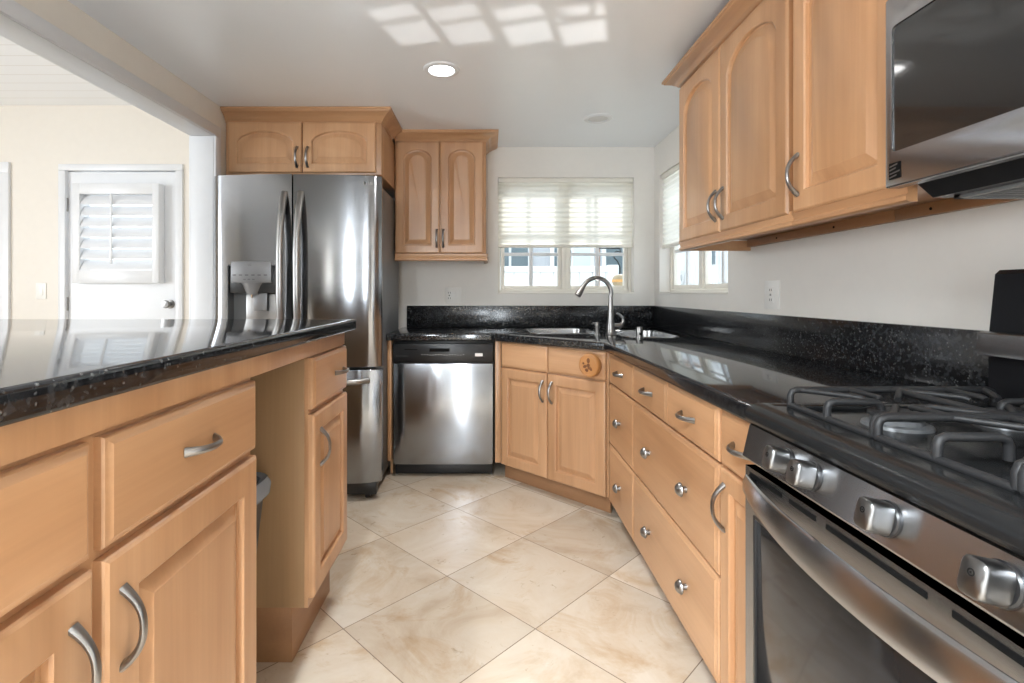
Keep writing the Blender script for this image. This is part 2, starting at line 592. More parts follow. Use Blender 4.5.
# far wall, one hole for the sink window and one for the glazed door
WB = dict(x0=0.073, x1=1.074, z0=1.157, z1=2.0)
wb = MB()
wb.box(LX - LW / 2, WB['x0'], BY, BY + 0.15, 0, CZ)
wb.box(WB['x1'], RX + 0.15, BY, BY + 0.15, 0, CZ)
wb.box(WB['x0'], WB['x1'], BY, BY + 0.15, 0, WB['z0'])
wb.box(WB['x0'], WB['x1'], BY, BY + 0.15, WB['z1'], CZ)
struct(wb.build('wall_back', M['wall']))
DX0, DX1, DZ = -3.105, -2.285, 2.055
GX0, GX1, GZ0, GZ1 = -2.97, -2.42, 1.30, 1.88
wf = MB()
wf.box(WX, DX0, BY, BY + 0.15, 0, CZ2)
wf.box(DX1, LX - LW / 2, BY, BY + 0.15, 0, CZ2)
wf.box(DX0, DX1, BY, BY + 0.15, DZ, CZ2)
struct(wf.build('wall_far', M['wall_cream']))

# right wall with its window
WR = dict(y0=2.63, y1=3.68, z0=1.157, z1=1.99)
wr = MB()
wr.box(RX, RX + 0.15, FY, WR['y0'], 0, CZ)
wr.box(RX, RX + 0.15, WR['y1'], BY, 0, CZ)
wr.box(RX, RX + 0.15, WR['y0'], WR['y1'], 0, WR['z0'])
wr.box(RX, RX + 0.15, WR['y0'], WR['y1'], WR['z1'], CZ)
struct(wr.build('wall_right', M['wall']))

# wall behind the camera with glazed doors, outer wall of the side room with a window
wq = MB()
RP = ((-1.10, -0.86), (-0.41, -0.19))
xs = [WX] + [v for p in RP for v in p] + [RX + 0.15]
for a, c in zip(xs[0::2], xs[1::2]):
    wq.box(a, c, FY - 0.15, FY, 0, CZ2)
for a, c in RP:
    wq.box(a, c, FY - 0.15, FY, 0, 0.1)
    wq.box(a, c, FY - 0.15, FY, 2.18, CZ2)
struct(wq.build('wall_front', M['taupe']))
wv = MB()
wv.box(WX - 0.15, WX, FY - 0.15, -0.9, 0, CZ2)
wv.box(WX - 0.15, WX, 1.5, BY + 0.15, 0, CZ2)
wv.box(WX - 0.15, WX, -0.9, 1.5, 0, 0.6)
wv.box(WX - 0.15, WX, -0.9, 1.5, 2.25, CZ2)
struct(wv.build('wall_outer', M['wall_cream']))
for i, (a, c) in enumerate(RP):
    pq = MB()
    for x in (a, c - 0.04):
        pq.box(x, x + 0.04, FY - 0.12, FY - 0.04, 0.1, 2.18, 0.004)
    for z in (0.1, 2.14):
        pq.box(a + 0.04, c - 0.04, FY - 0.12, FY - 0.04, z, z + 0.04, 0.004)
    o = struct(pq.build('window_%d' % (4 + i), M['white']))
    MB().box(a + 0.03, c - 0.03, FY - 0.085, FY - 0.08, 0.13, 2.15).build('pane', M['glass'], o)
pv = MB()
for y in (-0.9, 0.26, 1.42):
    pv.box(WX - 0.12, WX - 0.04, y, y + 0.08, 0.6, 2.25, 0.004)
for z in (0.6, 2.17):
    pv.box(WX - 0.12, WX - 0.04, -0.9, 1.5, z, z + 0.08, 0.004)
w3 = struct(pv.build('window_3', M['white']))
MB().box(WX - 0.085, WX - 0.075, -0.85, 1.45, 0.65, 2.2).build('pane', M['glass'], w3)

# left wall: a stub beside the refrigerator and the header over the wide opening
HZ = 2.048
JY = 2.905
wl = MB()
wl.box(LX - LW, LX, JY, BY, 0, CZ2)
wl.box(LX - LW, LX, -1.2, JY, HZ, CZ2)
wl.box(LX - LW, LX, FY, -1.2, 0, CZ2)
struct(wl.build('wall_left', M['wall_cream']))
t1 = MB()   # white lining and casing of the opening
t1.box(LX - LW - 0.003, LX + 0.003, JY - 0.015, JY + 0.001, 0, HZ - 0.0155, 0.002)
t1.box(LX - LW - 0.003, LX + 0.003, -1.2, JY, HZ - 0.015, HZ + 0.001, 0.002)
for s in (1, -1):
    xa = LX if s > 0 else LX - LW - 0.016
    t1.box(xa, xa + 0.016, JY - 0.012, JY + 0.050, 0, HZ - 0.0125, 0.004)
    t1.box(xa, xa + 0.016, -1.2, JY + 0.050, HZ - 0.012, HZ + 0.047, 0.004)
struct(t1.build('trim_1', M['white']))

# outside ground
struct(MB().box(-4, 14, BY + 0.2, 16, -0.35, -0.3).build('ground', M['concrete']))

# ------------------------------------------------------------------ glazed door with shutter (side room)
dr = struct(MB().box(DX0 + 0.004, GX0, BY + 0.012, BY + 0.055, 0.008, DZ - 0.012).box(GX1, DX1 - 0.004, BY + 0.012, BY + 0.055, 0.008, DZ - 0.012)
            .box(GX0, GX1, BY + 0.012, BY + 0.055, 0.008, GZ0).box(GX0, GX1, BY + 0.012, BY + 0.055, GZ1, DZ - 0.012).build('door_1', M['white']))
MB().box(GX0, GX1, BY + 0.03, BY + 0.036, GZ0, GZ1).build('pane', M['glass'], dr)
sf = MB()
SY0, SY1 = BY - 0.062, BY + 0.012
SX0, SX1, SZ0, SZ1 = -3.015, -2.385, 1.222, 1.945
sf.box(SX0, GX0 + 0.012, SY0, SY1, SZ0, SZ1, 0.003)
sf.box(GX1 - 0.012, SX1, SY0, SY1, SZ0, SZ1, 0.003)
sf.box(GX0 + 0.01, GX1 - 0.01, SY0, SY1, SZ0, 1.316, 0.003)
sf.box(GX0 + 0.01, GX1 - 0.01, SY0, SY1, 1.868, SZ1, 0.003)
sh = sf.build('shutter', M['white'], dr)
lv = MB()
nl = 7
for i in range(nl):
    z = 1.316 + (i + 0.5) * (1.868 - 1.316) / nl
    a = R(60)
    c, s_ = 0.044 * math.cos(a), 0.044 * math.sin(a)
    prof = []
    for k in range(10):
        t = 2 * PI * k / 10
        px, pz = 0.044 * math.cos(t), 0.0055 * math.sin(t)
        prof.append((px * math.cos(a) - pz * math.sin(a), px * math.sin(a) + pz * math.cos(a)))
    lv.loft([[(x, BY - 0.034 + p[0], z + p[1]) for p in prof] for x in (GX0 + 0.014, GX1 - 0.014)])
lv.build('louver', M['white'], sh)
MB().box(-2.735, -2.72, SY0 - 0.008, SY0 + 0.004, 1.36, 1.868, 0.002).build('tilt_rod', M['white'], sh)
for z in (1.30, 1.86):
    MB().box(SX0 - 0.012, SX0 + 0.004, SY0 + 0.02, SY0 + 0.028, z - 0.03, z + 0.03, 0.002).build('hinge', M['grey_metal'], sh)
kb = MB()
kb.lathe([(0.033, 0), (0.033, 0.006), (0.014, 0.01), (0.013, 0.03), (0.026, 0.04), (0.03, 0.055), (0.024, 0.066), (0.0, 0.068)],
         Matrix.Translation((-2.345, BY + 0.012, 1.068)) @ Matrix.Rotation(R(90), 4, 'X'))
kb.build('door_knob', M['nickel'], dr)
for z in (1.80, 1.07, 0.25):
    MB().tube([(DX0 + 0.002, BY + 0.004, z - 0.05), (DX0 + 0.002, BY + 0.004, z + 0.05)], 0.009, 10).build('hinge', M['nickel'], dr)
tr = MB()
for x0, x1 in ((DX0 - 0.045, DX0 + 0.006), (DX1 - 0.006, DX1 + 0.045)):
    tr.box(x0, x1, BY - 0.018, BY + 0.07, 0, DZ - 0.0065, 0.004)
tr.box(DX0 - 0.045, DX1 + 0.045, BY - 0.018, BY + 0.07, DZ - 0.006, DZ + 0.04, 0.004)
struct(tr.build('trim_2', M['white']))
tr = MB()
tr.box(-3.60, -3.51, BY - 0.022, BY + 0.001, 0, 2.0295, 0.004)
tr.box(-4.50, -4.41, BY - 0.022, BY + 0.001, 0, 2.0295, 0.004)
tr.box(-4.50, -3.51, BY - 0.022, BY + 0.001, 2.03, 2.11, 0.004)
struct(tr.build('trim_3', M['white']))
d2 = struct(MB().box(-4.42, -3.595, BY - 0.012, BY + 0.001, 0.01, 2.035, 0.002).build('door_2', M['white']))
MB().lathe([(0.03, 0), (0.03, 0.006), (0.012, 0.01), (0.012, 0.03), (0.028, 0.045), (0.024, 0.062), (0, 0.064)],
           Matrix.Translation((-4.35, BY - 0.012, 1.0)) @ Matrix.Rotation(R(90), 4, 'X')).build('door_knob', M['nickel'], d2)
bb = MB()
bb.box(-3.51, DX0 - 0.045, BY - 0.014, BY + 0.001, 0, 0.1, 0.003)
bb.box(DX1 + 0.045, LX - LW, BY - 0.014, BY + 0.001, 0, 0.1, 0.003)
struct(bb.build('baseboard_far', M['white']))

# ------------------------------------------------------------------ windows
def window(name, W, H, nsash, loc, rz, rows):
    """local x along the opening, y outwards, z up from the sill"""
    root = MB()
    f = 0.020
    y0, y1 = 0.075, 0.135
    root.box(0, f, y0, y1, 0, H, 0.003).box(W - f, W, y0, y1, 0, H, 0.003)
    root.box(f, W - f, y0, y1, 0, f, 0.003).box(f, W - f, y0, y1, H - f, H, 0.003)
    o = struct(root.build(name, M['sash']))
    o.location = loc; o.rotation_euler = (0, 0, rz)
    MB().box(-0.002, W + 0.002, -0.004, 0.08, -0.012, 0.001, 0.002).build('sill', M['sash'], o)
    mid = W / 2
    for a, b in ((f + 0.004, mid - 0.022), (mid + 0.022, W - f - 0.004)):
        s = MB()
        g = 0.027
        s.box(a, a + g, y0 + 0.01, y1 - 0.01, f, H - f, 0.003).box(b - g, b, y0 + 0.01, y1 - 0.01, f, H - f, 0.003)
        s.box(a + g, b - g, y0 + 0.01, y1 - 0.01, f, f + g, 0.003).box(a + g, b - g, y0 + 0.01, y1 - 0.01, H - f - g, H - f, 0.003)
        sa = s.build('sash', M['sash'], o)
        q = MB()
        c = (a + b) / 2
        q.box(c - 0.014, c + 0.014, y0 + 0.018, y1 - 0.018, f + g, H - f - g, 0.002)
        for z in rows:
            q.box(a + g, b - g, y0 + 0.0185, y1 - 0.0185, z - 0.012, z + 0.012, 0.002)
        q.build('muntin', M['white'], sa)
        MB().box(a + g, b - g, y0 + 0.028, y0 + 0.032, f + g, H - f - g).build('pane', M['glass'], sa)
    MB().box(mid - 0.022, mid + 0.022, y0 + 0.002, y1 - 0.002, f, H - f, 0.003).build('mullion', M['sash'], o)
    return o
w1 = window('window_1', WB['x1'] - WB['x0'], WB['z1'] - WB['z0'], 2, (WB['x0'], BY, WB['z0']), 0, (0.285, 0.485))
w2 = window('window_2', WR['y1'] - WR['y0'], WR['z1'] - WR['z0'], 2, (RX, WR['y1'], WR['z0']), R(-90), (0.285, 0.485))
def shade(loc, rz, W, H, label):
    t = thing('cellular_shade', label, 'window shade', loc, rz, 'cellular shades')
    b = MB()
    n = int(H / 0.034)
    pts = []
    for i in range(n + 1):
        z = -H * i / n
        pts.append((0.029, z))
        if i < n: pts.append((0.021, z - H / n / 2))
    b.loft([[(x, p[0], p[1]) for p in pts] for x in (0.006, W - 0.006)], False, False, False)
    b.build('pleated_cloth', M['shade'], t, smooth=20)
    MB().box(0.003, W - 0.003, 0.010, 0.052, 0, 0.03, 0.003).build('head_rail', M['sash'], t)
    MB().box(0.004, W - 0.004, 0.014, 0.048, -H - 0.018, -H + 0.001, 0.004).build('bottom_rail', M['sash'], t)
    MB().box(W / 2 - 0.02, W / 2 + 0.02, 0.010, 0.016, -H - 0.022, -H - 0.008, 0.002).build('pull_tab', M['sash'], t)
    return t
shade((WB['x0'], BY, WB['z1'] - 0.031), 0, WB['x1'] - WB['x0'], WB['z1'] - 0.031 - 1.505, 'cream pleated shade half lowered over the window facing the sink')
shade((RX, WR['y1'], WR['z1'] - 0.031), R(-90), WR['y1'] - WR['y0'], WR['z1'] - 0.031 - 1.485, 'cream pleated shade in the side-wall window, half hidden by upper cabinets')

# ------------------------------------------------------------------ cabinet kit (local x right, y back, z up, front frame at y = 0)
def door_loops(x0, x1, z0, z1, rise, d, y, nseg=18):
    xa, xb, za, zb = x0 + d, x1 - d, z0 + d, z1 - d
    lp = [(xa, y, za), (xb, y, za)]
    for k in range(nseg + 1):
        u = 1 - 2 * k / nseg
        xx = (xa + xb) / 2 + u * (xb - xa) / 2
        lp.append((xx, y, zb - rise + rise * (max(0, 1 - u * u)) ** 0.62))
    return lp
def pull(parent, x, z, vertical=True, length=0.118, y=-0.02, out=0.032):
    """arched bow pull with flared ends"""
    b = MB()
    n = 18
    pts, rr = [], []
    for k in range(n + 1):
        u = -1 + 2 * k / n
        h = out * (1 - abs(u) ** 2.4)
        p = u * length / 2
        pts.append((x, y - h + 0.002, z + p) if vertical else (x + p, y - h + 0.002, z))
        rr.append(0.0048 + 0.0022 * abs(u) ** 3)
    b.tube(pts, rr, 10, 1.35 if True else 1, up=(0, 1, 0))
    return b.build('handle', M['nickel'], parent)
def knob(parent, x, z, y=-0.02):
    b = MB()
    mt = Matrix.Translation((x, y, z)) @ Matrix.Rotation(R(90), 4, 'X')
    b.lathe([(0.0095, -0.001), (0.009, 0.010), (0.011, 0.013), (0.0205, 0.015), (0.0215, 0.017), (0.0205, 0.020), (0.016, 0.027), (0.009, 0.032), (0.0, 0.0335)], mt, 24)
    return b.build('knob', M['nickel'], parent)
def door(parent, x0, x1, z0, z1, arch=0.0, fw=0.056, handle=None, hz=None):
    b = MB()
    L = []
    for d, y in ((0, 0), (0, -0.013), (0.002, -0.0165), (0.007, -0.0195), (0.012, -0.020)):
        L.append(door_loops(x0, x1, z0, z1, 0, d, y))
    for d, y in ((fw, -0.020), (fw + 0.004, -0.0165), (fw + 0.006, -0.0080), (fw + 0.012, -0.0070), (fw + 0.036, -0.0165), (fw + 0.039, -0.0182)):
        L.append(door_loops(x0, x1, z0, z1, arch, d, y))
    b.loft(L)
    o = b.build('door', M['wood'], parent, smooth=25)
    if handle: pull(o, handle, hz)
    return o
def drawer(parent, x0, x1, z0, z1, pulls=(), knobs=(), name='drawer', pz=None):
    b = MB()
    L = []
    for d, y in ((0, 0), (0, -0.011), (0.0025, -0.0145), (0.006, -0.0155), (0.013, -0.0198), (0.018, -0.020)):
        L.append(door_loops(x0, x1, z0, z1, 0, d, y, 2))
    b.loft(L)
    o = b.build(name, M['wood_h'], parent, smooth=25)
    zc = (z0 + z1) / 2 if pz is None else pz
    for x in pulls: pull(o, x, zc, False, 0.10)
    for x in knobs: knob(o, x, zc)
    return o
def molding(path, prof, z):
    """sweep profile (out, height) along a plan path, mitred; out is to the right of travel"""
    b = MB()
    n = len(path)
    dirs = [(Vector(path[i + 1]) - Vector(path[i])).normalized() for i in range(n - 1)]
    nor = [Vector((d.y, -d.x)) for d in dirs]
    loops = []
    for i in range(n):
        if i == 0: q, s = nor[0], 1
        elif i == n - 1: q, s = nor[-1], 1
        else:
            q = (nor[i - 1] + nor[i]).normalized(); s = 1 / q.dot(nor[i])
        loops.append([(path[i][0] + q.x * s * o, path[i][1] + q.y * s * o, z + h) for o, h in prof])
    return b.loft(loops)
CROWN = [(-0.012, 0), (0.002, 0), (0.006, 0.004), (0.006, 0.012), (0.012, 0.016), (0.018, 0.026), (0.034, 0.044), (0.052, 0.056), (0.058, 0.060), (0.060, 0.066), (0.066, 0.070), (0.066, 0.082), (-0.012, 0.082)]
RAIL = [(-0.014, 0), (-0.014, -0.046), (0.004, -0.046), (0.010, -0.042), (0.011, -0.034), (0.006, -0.028), (0.008, -0.018), (0.012, -0.010), (0.012, 0)]
def scaled(prof, so, sz): return [(o * so, h * sz) for o, h in prof]

# ---- upper cabinet over the refrigerator
t = thing('fridge_cabinet', 'short honey maple cabinet with two arched doors over the refrigerator', 'cabinet', (LX + 0.003, 3.03, 0))
Wd = 0.915
MB().box(0, Wd, 0, 0.735, 1.845, 2.15, 0.002).build('carcass', M['wood'], t)
door(t, 0.02, 0.452, 1.855, 2.15, 0.055, 0.05, 0.425, 1.945)
door(t, 0.458, 0.885, 1.855, 2.15, 0.055, 0.05, 0.487, 1.945)
molding([(0, 0), (Wd, 0), (Wd, 0.345)], scaled(CROWN, 1.0, 0.9), 2.150).build('crown_molding', M['wood_h'], t)

# ---- upper cabinet on the far wall
UX0 = -0.625
t = thing('wall_cabinet', 'tall honey maple upper cabinet with two arched doors between refrigerator and sink window', 'cabinet', (UX0, 3.46, 0))
Wd = 0.612
MB().box(0, Wd, 0, 0.328, 1.41, 2.165, 0.002).build('carcass', M['wood'], t)
door(t, 0.006, 0.300, 1.416, 2.163, 0.055, 0.052, 0.283, 1.515)
door(t, 0.306, Wd - 0.020, 1.416, 2.163, 0.055, 0.052, 0.326, 1.515)
molding([(0.0, 0), (Wd, 0), (Wd, 0.328)], scaled(CROWN, 1.25, 0.72), 2.164).build('crown_molding', M['wood_h'], t)
molding([(0.0, 0), (Wd, 0), (Wd, 0.328)], RAIL, 1.411).build('light_rail', M['wood_h'], t)

# ---- right-hand upper cabinets
FXU = 0.91
def upper_right(label, y_left, y_right, doors, left_end, zb=1.385, zt=2.105):
    W = y_left - y_right
    t = thing('wall_cabinet', label, 'cabinet', (FXU, y_left, 0), R(-90))
    dep = RX - FXU - 0.002
    b = MB().box(0, W, 0, dep, zb + 0.012, zt, 0.002)
    b.build('carcass', M['wood'], t)
    for (a, c, hx) in doors:
        door(t, a, c, zb, zt - 0.004, 0.075, 0.056, hx, zb + 0.105)
    pth = [(0, dep), (0, 0), (W, 0)] if left_end else [(0, 0), (W, 0)]
    molding(pth, scaled(CROWN, 1.1, 0.72), zt).build('crown_molding', M['wood_h'], t)
    if zb < 1.5:
        molding(pth, RAIL, zb + 0.008).build('light_rail', M['wood_h'], t)
        h = MB().box(0.02 if left_end else 0, W, dep - 0.02, dep, zb - 0.022, zb + 0.012, 0.001)
        hr = h.build('hanging_rail', M['kick'], t)
        for k in range(2):
            sc_ = MB()
            sc_.lathe([(0.004, 0), (0.004, 0.002), (0, 0.0025)], Matrix.Translation((W * (0.3 + 0.4 * k), dep - 0.02, zb - 0.006)) @ Matrix.Rotation(R(90), 4, 'X'), 10)
            sc_.build('screw', M['slot'], hr)
    return t
upper_right('two-door maple upper cabinet with arched doors on the right wall, farthest from the microwave', 2.412, 1.525,
            ((0.008, 0.425, 0.397), (0.431, 0.876, 0.460)), True)
upper_right('single-door maple upper cabinet on the right wall hard against the microwave', 1.523, 1.108, ((0.014, 0.402, 0.042),), False)
upper_right('short maple cabinet above the microwave, mostly out of view', 1.106, 0.34,
            ((0.008, 0.38, None), (0.386, 0.758, None)), False, 1.80, 2.105)

# ---- base cabinets: right wall run, fronts face left
FXB = 0.625
def base_right(name, label, y_left, y_right):
    W = y_left - y_right
    t = thing(name, label, 'cabinet', (FXB, y_left, 0), R(-90))
    MB().box(0, W, 0, RX - FXB - 0.002, 0.105, 0.855, 0.002).build('carcass', M['wood'], t)
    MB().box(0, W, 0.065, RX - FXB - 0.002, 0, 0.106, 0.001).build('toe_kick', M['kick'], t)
    return t, W
t, W = base_right('drawer_cabinet', 'narrow maple base cabinet of three stacked drawers beside the sink corner', 2.585, 2.15)
drawer(t, 0.006, W - 0.003, 0.703, 0.848, (W / 2,))
drawer(t, 0.006, W - 0.003, 0.402, 0.696, (), (W / 2,))
drawer(t, 0.006, W - 0.003, 0.108, 0.395, (), (W / 2,))
t, W = base_right('drawer_cabinet', 'wide maple base cabinet with two top drawers and two deep drawers on paired knobs', 2.149, 1.352)
drawer(t, 0.003, W / 2 - 0.003, 0.703, 0.848, (W / 4,))
drawer(t, W / 2 + 0.003, W - 0.012, 0.703, 0.848, (W * 0.74,))
drawer(t, 0.003, W - 0.012, 0.402, 0.696, (), (W * 0.27, W * 0.72))
drawer(t, 0.003, W - 0.012, 0.108, 0.395, (), (W * 0.27, W * 0.72))
t, W = base_right('base_cabinet', 'slim maple base cabinet with one drawer and one door next to the range', 1.351, 1.112)
drawer(t, 0.004, W - 0.004, 0.703, 0.848, (W * 0.55,))
door(t, 0.004, W - 0.004, 0.108, 0.696, 0, 0.05, 0.030, 0.60)

# ---- diagonal sink cabinet
S0 = Vector((0.0855, 3.158))
SL = 0.752
t = thing('sink_cabinet', 'diagonal maple corner cabinet with two raised-panel doors under the sink', 'cabinet', (S0.x, S0.y, 0), R(-45))
ff = MB()
ff.box(0, SL, 0, 0.02, 0.105, 0.855, 0.001)
ff.build('face_frame', M['wood'], t)
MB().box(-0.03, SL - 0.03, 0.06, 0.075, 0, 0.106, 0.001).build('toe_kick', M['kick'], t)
mid = SL / 2 - 0.01
drawer(t, 0.008, mid - 0.003, 0.703, 0.848, name='false_drawer')
drawer(t, mid + 0.003, SL - 0.012, 0.703, 0.848, name='false_drawer')
door(t, 0.008, mid - 0.003, 0.108, 0.696, 0, 0.056, mid - 0.032, 0.595)
door(t, mid + 0.003, SL - 0.012, 0.108, 0.696, 0, 0.056, mid + 0.032, 0.595)
# round carved plaque on the right false drawer
pl = thing('carved_plaque', 'round carved wooden disc fixed to the right false drawer below the sink', 'plaque',
           (S0.x + (SL * 0.885) * math.cos(R(-45)) - 0.0205 * math.sin(R(45)), S0.y + (SL * 0.885) * math.sin(R(-45)) - 0.0205 * math.cos(R(45)), 0.778), R(-45))
RM = Matrix.Rotation(R(90), 4, 'X')
MB().lathe([(0.050, 0.0), (0.058, 0.002), (0.062, 0.012), (0.062, 0.030), (0.058, 0.037), (0.050, 0.039), (0.048, 0.0375), (0.0, 0.0375)], RM, 40).build('disc', M['carved'], pl)
cv = MB()
for a, rr_, w_, h_ in ((0, 0, 0.010, 0.010), (90, 0.024, 0.014, 0.010), (200, 0.022, 0.013, 0.008), (250, 0.027, 0.009, 0.011), (310, 0.022, 0.012, 0.008), (165, 0.031, 0.007, 0.006), (280, 0.012, 0.010, 0.006)):
    x, z = rr_ * math.cos(R(a)), rr_ * math.sin(R(a))
    cv.lathe([(w_, 0.0), (w_ * 0.9, 0.0022), (0, 0.003)], Matrix.Translation((x, -0.037, z)) @ RM @ Matrix.Rotation(R(a), 4, 'Z') @ Matrix.Diagonal((1, h_ / w_, 1, 1)), 12)
cv.build('carving', M['carved_dark'], pl)

# ---- dishwasher bay: end panel, filler
PX0, PX1 = -0.625, -0.601
ep = MB().box(PX0, PX1, 3.20, BY - 0.002, 0.105, 0.855, 0.002).box(PX0 + 0.004, PX1 - 0.004, 3.28, BY - 0.002, 0, 0.106)
tag(ep.build('end_panel', M['wood']), 'maple end panel between the refrigerator and the dishwasher', 'cabinet panel')
fl = MB().box(0.044, 0.080, 3.172, 3.30, 0.105, 0.855, 0.002)
tag(fl.build('filler_strip', M['wood']), 'narrow maple filler strip between dishwasher and diagonal sink cabinet', 'cabinet panel')

# ------------------------------------------------------------------ granite worktop in the corner
EX = 0.585
sq = 3.215 - 0.03
TOP0, TOP1 = 0.856, 0.901
def rrect(x0, x1, y0, y1, r, n=5):
    out = []
    for cx_, cy_, a0 in ((x1 - r, y0 + r, -90), (x1 - r, y1 - r, 0), (x0 + r, y1 - r, 90), (x0 + r, y0 + r, 180)):
        for k in range(n + 1):
            a = R(a0 + 90 * k / n)
            out.append((cx_ + r * math.cos(a), cy_ + r * math.sin(a)))
    return out
DYF = 3.165
bowl_l = rrect(0.27, 0.665, 3.16, 3.60, 0.07)
bowl_r = rrect(0.785, 1.085, 2.89, 3.40, 0.07)
outer = [(EX, 1.108), (RX - 0.001, 1.108), (RX - 0.001, BY - 0.001), (PX0, BY - 0.001), (PX0, DYF), (sq - DYF, DYF), (EX, sq - EX)]
ct = thing('worktop', 'black speckled granite worktop wrapping the sink corner', 'countertop', (0, 0, 0))
MB().prism(outer, TOP0, TOP1, [list(reversed(bowl_l)), list(reversed(bowl_r))], 0.009).build('slab', M['granite'], ct)
bs = MB().box(PX0 + 0.03, RX - 0.022, BY - 0.021, BY - 0.001, TOP1 + 0.0005, 1.057, 0.002)
tag(bs.build('backsplash', M['granite_b']), 'low black granite backsplash along the far wall under the sink window', 'backsplash')
bs = MB().box(RX - 0.021, RX - 0.001, 1.108, BY - 0.0015, TOP1 + 0.0005, 1.0575, 0.002)
tag(bs.build('backsplash', M['granite_b']), 'low black granite backsplash along the right wall from corner to range', 'backsplash')

# sink
sk = thing('corner_sink', 'two-bowl stainless steel sink set into the worktop corner', 'sink', (0, 0, 0))
def bowl(poly, name):
    c = Vector((sum(p[0] for p in poly) / len(poly), sum(p[1] for p in poly) / len(poly)))
    def ring(s, off, z):
        out = []
        for p in poly:
            v = Vector(p) - c
            v = v * s + v.normalized() * off
            out.append((c.x + v.x, c.y + v.y, z))
        return out
    b = MB()
    b.loft([ring(1, 0.014, TOP1 + 0.0002), ring(1, 0.012, TOP1 + 0.0030), ring(1, 0.004, TOP1 + 0.0038), ring(1, -0.003, TOP1 + 0.001), ring(1, -0.006, TOP1 - 0.02),
            ring(1, -0.012, 0.76), ring(1, -0.03, 0.735), ring(0.6, 0, 0.73), ring(0.1, 0, 0.727)], False, True)
    o = b.build(name, M['sinksteel'], sk)
    MB().lathe([(0.040, 0), (0.040, 0.003), (0.030, 0.003), (0.025, -0.001), (0, -0.001)], Matrix.Translation((c.x, c.y, 0.7285)), 20).build('drain', M['chrome'], o)
bowl(bowl_l, 'bowl')
bowl(bowl_r, 'bowl')

# faucet
FXc, FYc = 0.722, 3.03
t = thing('faucet', 'brushed nickel gooseneck kitchen tap at the sink corner', 'faucet', (FXc, FYc, TOP1), 0)
MB().lathe([(0.030, 0), (0.031, 0.006), (0.028, 0.012), (0.0255, 0.05), (0.022, 0.075), (0.017, 0.12), (0.0135, 0.20), (0.013, 0.235)], None, 24).build('body', M['nickel'], t)
nk = MB()
pts, rr = [], []
cxn, czn, rn = -0.085, 0.245, 0.088
for k in range(19):
    a = R(0 + k * 150 / 18)
    pts.append((cxn + rn * math.cos(a), -0.012 * k / 18, czn + rn * 1.05 * math.sin(a)))
    rr.append(0.0128)
e_ = Vector(pts[-1]); d_ = (e_ - Vector(pts[-2])).normalized()
pts = [(0, 0, 0.225)] + pts
rr = [0.013] + rr
nk.tube(pts, rr, 14).build('neck', M['nickel'], t)
hd = MB()
hd.tube([e_, e_ + d_ * 0.02, e_ + d_ * 0.045, e_ + d_ * 0.066, e_ + d_ * 0.07], [0.0135, 0.0155, 0.019, 0.020, 0.017], 16)
hd.build('spray_head', M['nickel'], t)
lv = MB()
lv.tube([(0.015, 0, 0.055), (0.045, 0, 0.053), (0.064, 0, 0.060), (0.074, -0.002, 0.080), (0.068, -0.004, 0.105), (0.046, -0.006, 0.125), (0.034, -0.006, 0.130)],
        [0.017, 0.018, 0.016, 0.011, 0.009, 0.008, 0.006], 12)
lv.build('lever', M['nickel'], t)
t = thing('soap_dispenser', 'small brushed nickel soap dispenser left of the kitchen tap', 'soap dispenser', (0.648, 3.06, TOP1))
MB().lathe([(0.019, 0), (0.019, 0.004), (0.012, 0.008), (0.012, 0.05), (0.0135, 0.056), (0.0135, 0.07), (0.011, 0.075), (0, 0.076)], None, 20).build('body', M['nickel'], t)
MB().tube([(0, 0, 0.066), (-0.018, 0.02, 0.068), (-0.026, 0.03, 0.062)], [0.006, 0.0055, 0.005], 10).build('spout', M['nickel'], t)
t = thing('air_gap', 'short brushed nickel cylinder cap right of the kitchen tap', 'air gap cap', (0.842, 2.865, TOP1))
MB().lathe([(0.024, 0), (0.024, 0.004), (0.019, 0.006), (0.019, 0.055), (0.0175, 0.060), (0, 0.061)], None, 24).build('cap', M['nickel'], t)
MB().box(-0.006, 0.006, -0.0195, -0.015, 0.015, 0.03, 0.001).build('vent_slot', M['slot'], t)

# ------------------------------------------------------------------ dishwasher
t = thing('dishwasher', 'stainless steel dishwasher with a black control strip under the worktop', 'dishwasher', (-0.599, 3.205, 0))
DW = 0.640
MB().box(0.004, DW - 0.004, 0.03, 0.57, 0.105, 0.85, 0.002).build('tub', M['black'], t)
bd = MB()
n = 24
plan = [(0.012, 0.045)] + [(0.012 + (DW - 0.024) * k / n, 0.0 - 0.004 * (1 - (2 * k / n - 1) ** 2)) for k in range(n + 1)] + [(DW - 0.012, 0.045)]
bd.prism(list(plan), 0.083, 0.712, (), 0.004, 2)
dw_door = bd.build('door', M['steel'], t, smooth=50)
MB().box(0.012, DW - 0.012, 0.055, 0.09, 0.008, 0.078, 0.002).build('kick_plate', M['black'], t)
cp = MB()
cp.box(0.008, DW - 0.008, -0.006, 0.045, 0.717, 0.838, 0.006)
cpo = cp.build('control_panel', M['black'], t)
MB().box(0.08, 0.16, -0.0075, -0.004, 0.797, 0.803, 0.001).build('vent_slot', M['slot'], cpo)
MB().box(0.235, 0.36, -0.0085, -0.004, 0.785, 0.806, 0.003).build('handle_recess', M['slot'], cpo)
for k in range(16):
    MB().box(0.185 + k * 0.0172, 0.193 + k * 0.0172, -0.0068, -0.004, 0.762 + (0.004 if k % 5 < 3 else 0), 0.766 + (0.004 if k % 5 < 3 else 0)).build('button_mark', M['mark'], cpo)
MB().box(0.518, 0.566, -0.0070, -0.004, 0.757, 0.776).build('badge', M['whitemark'], cpo)
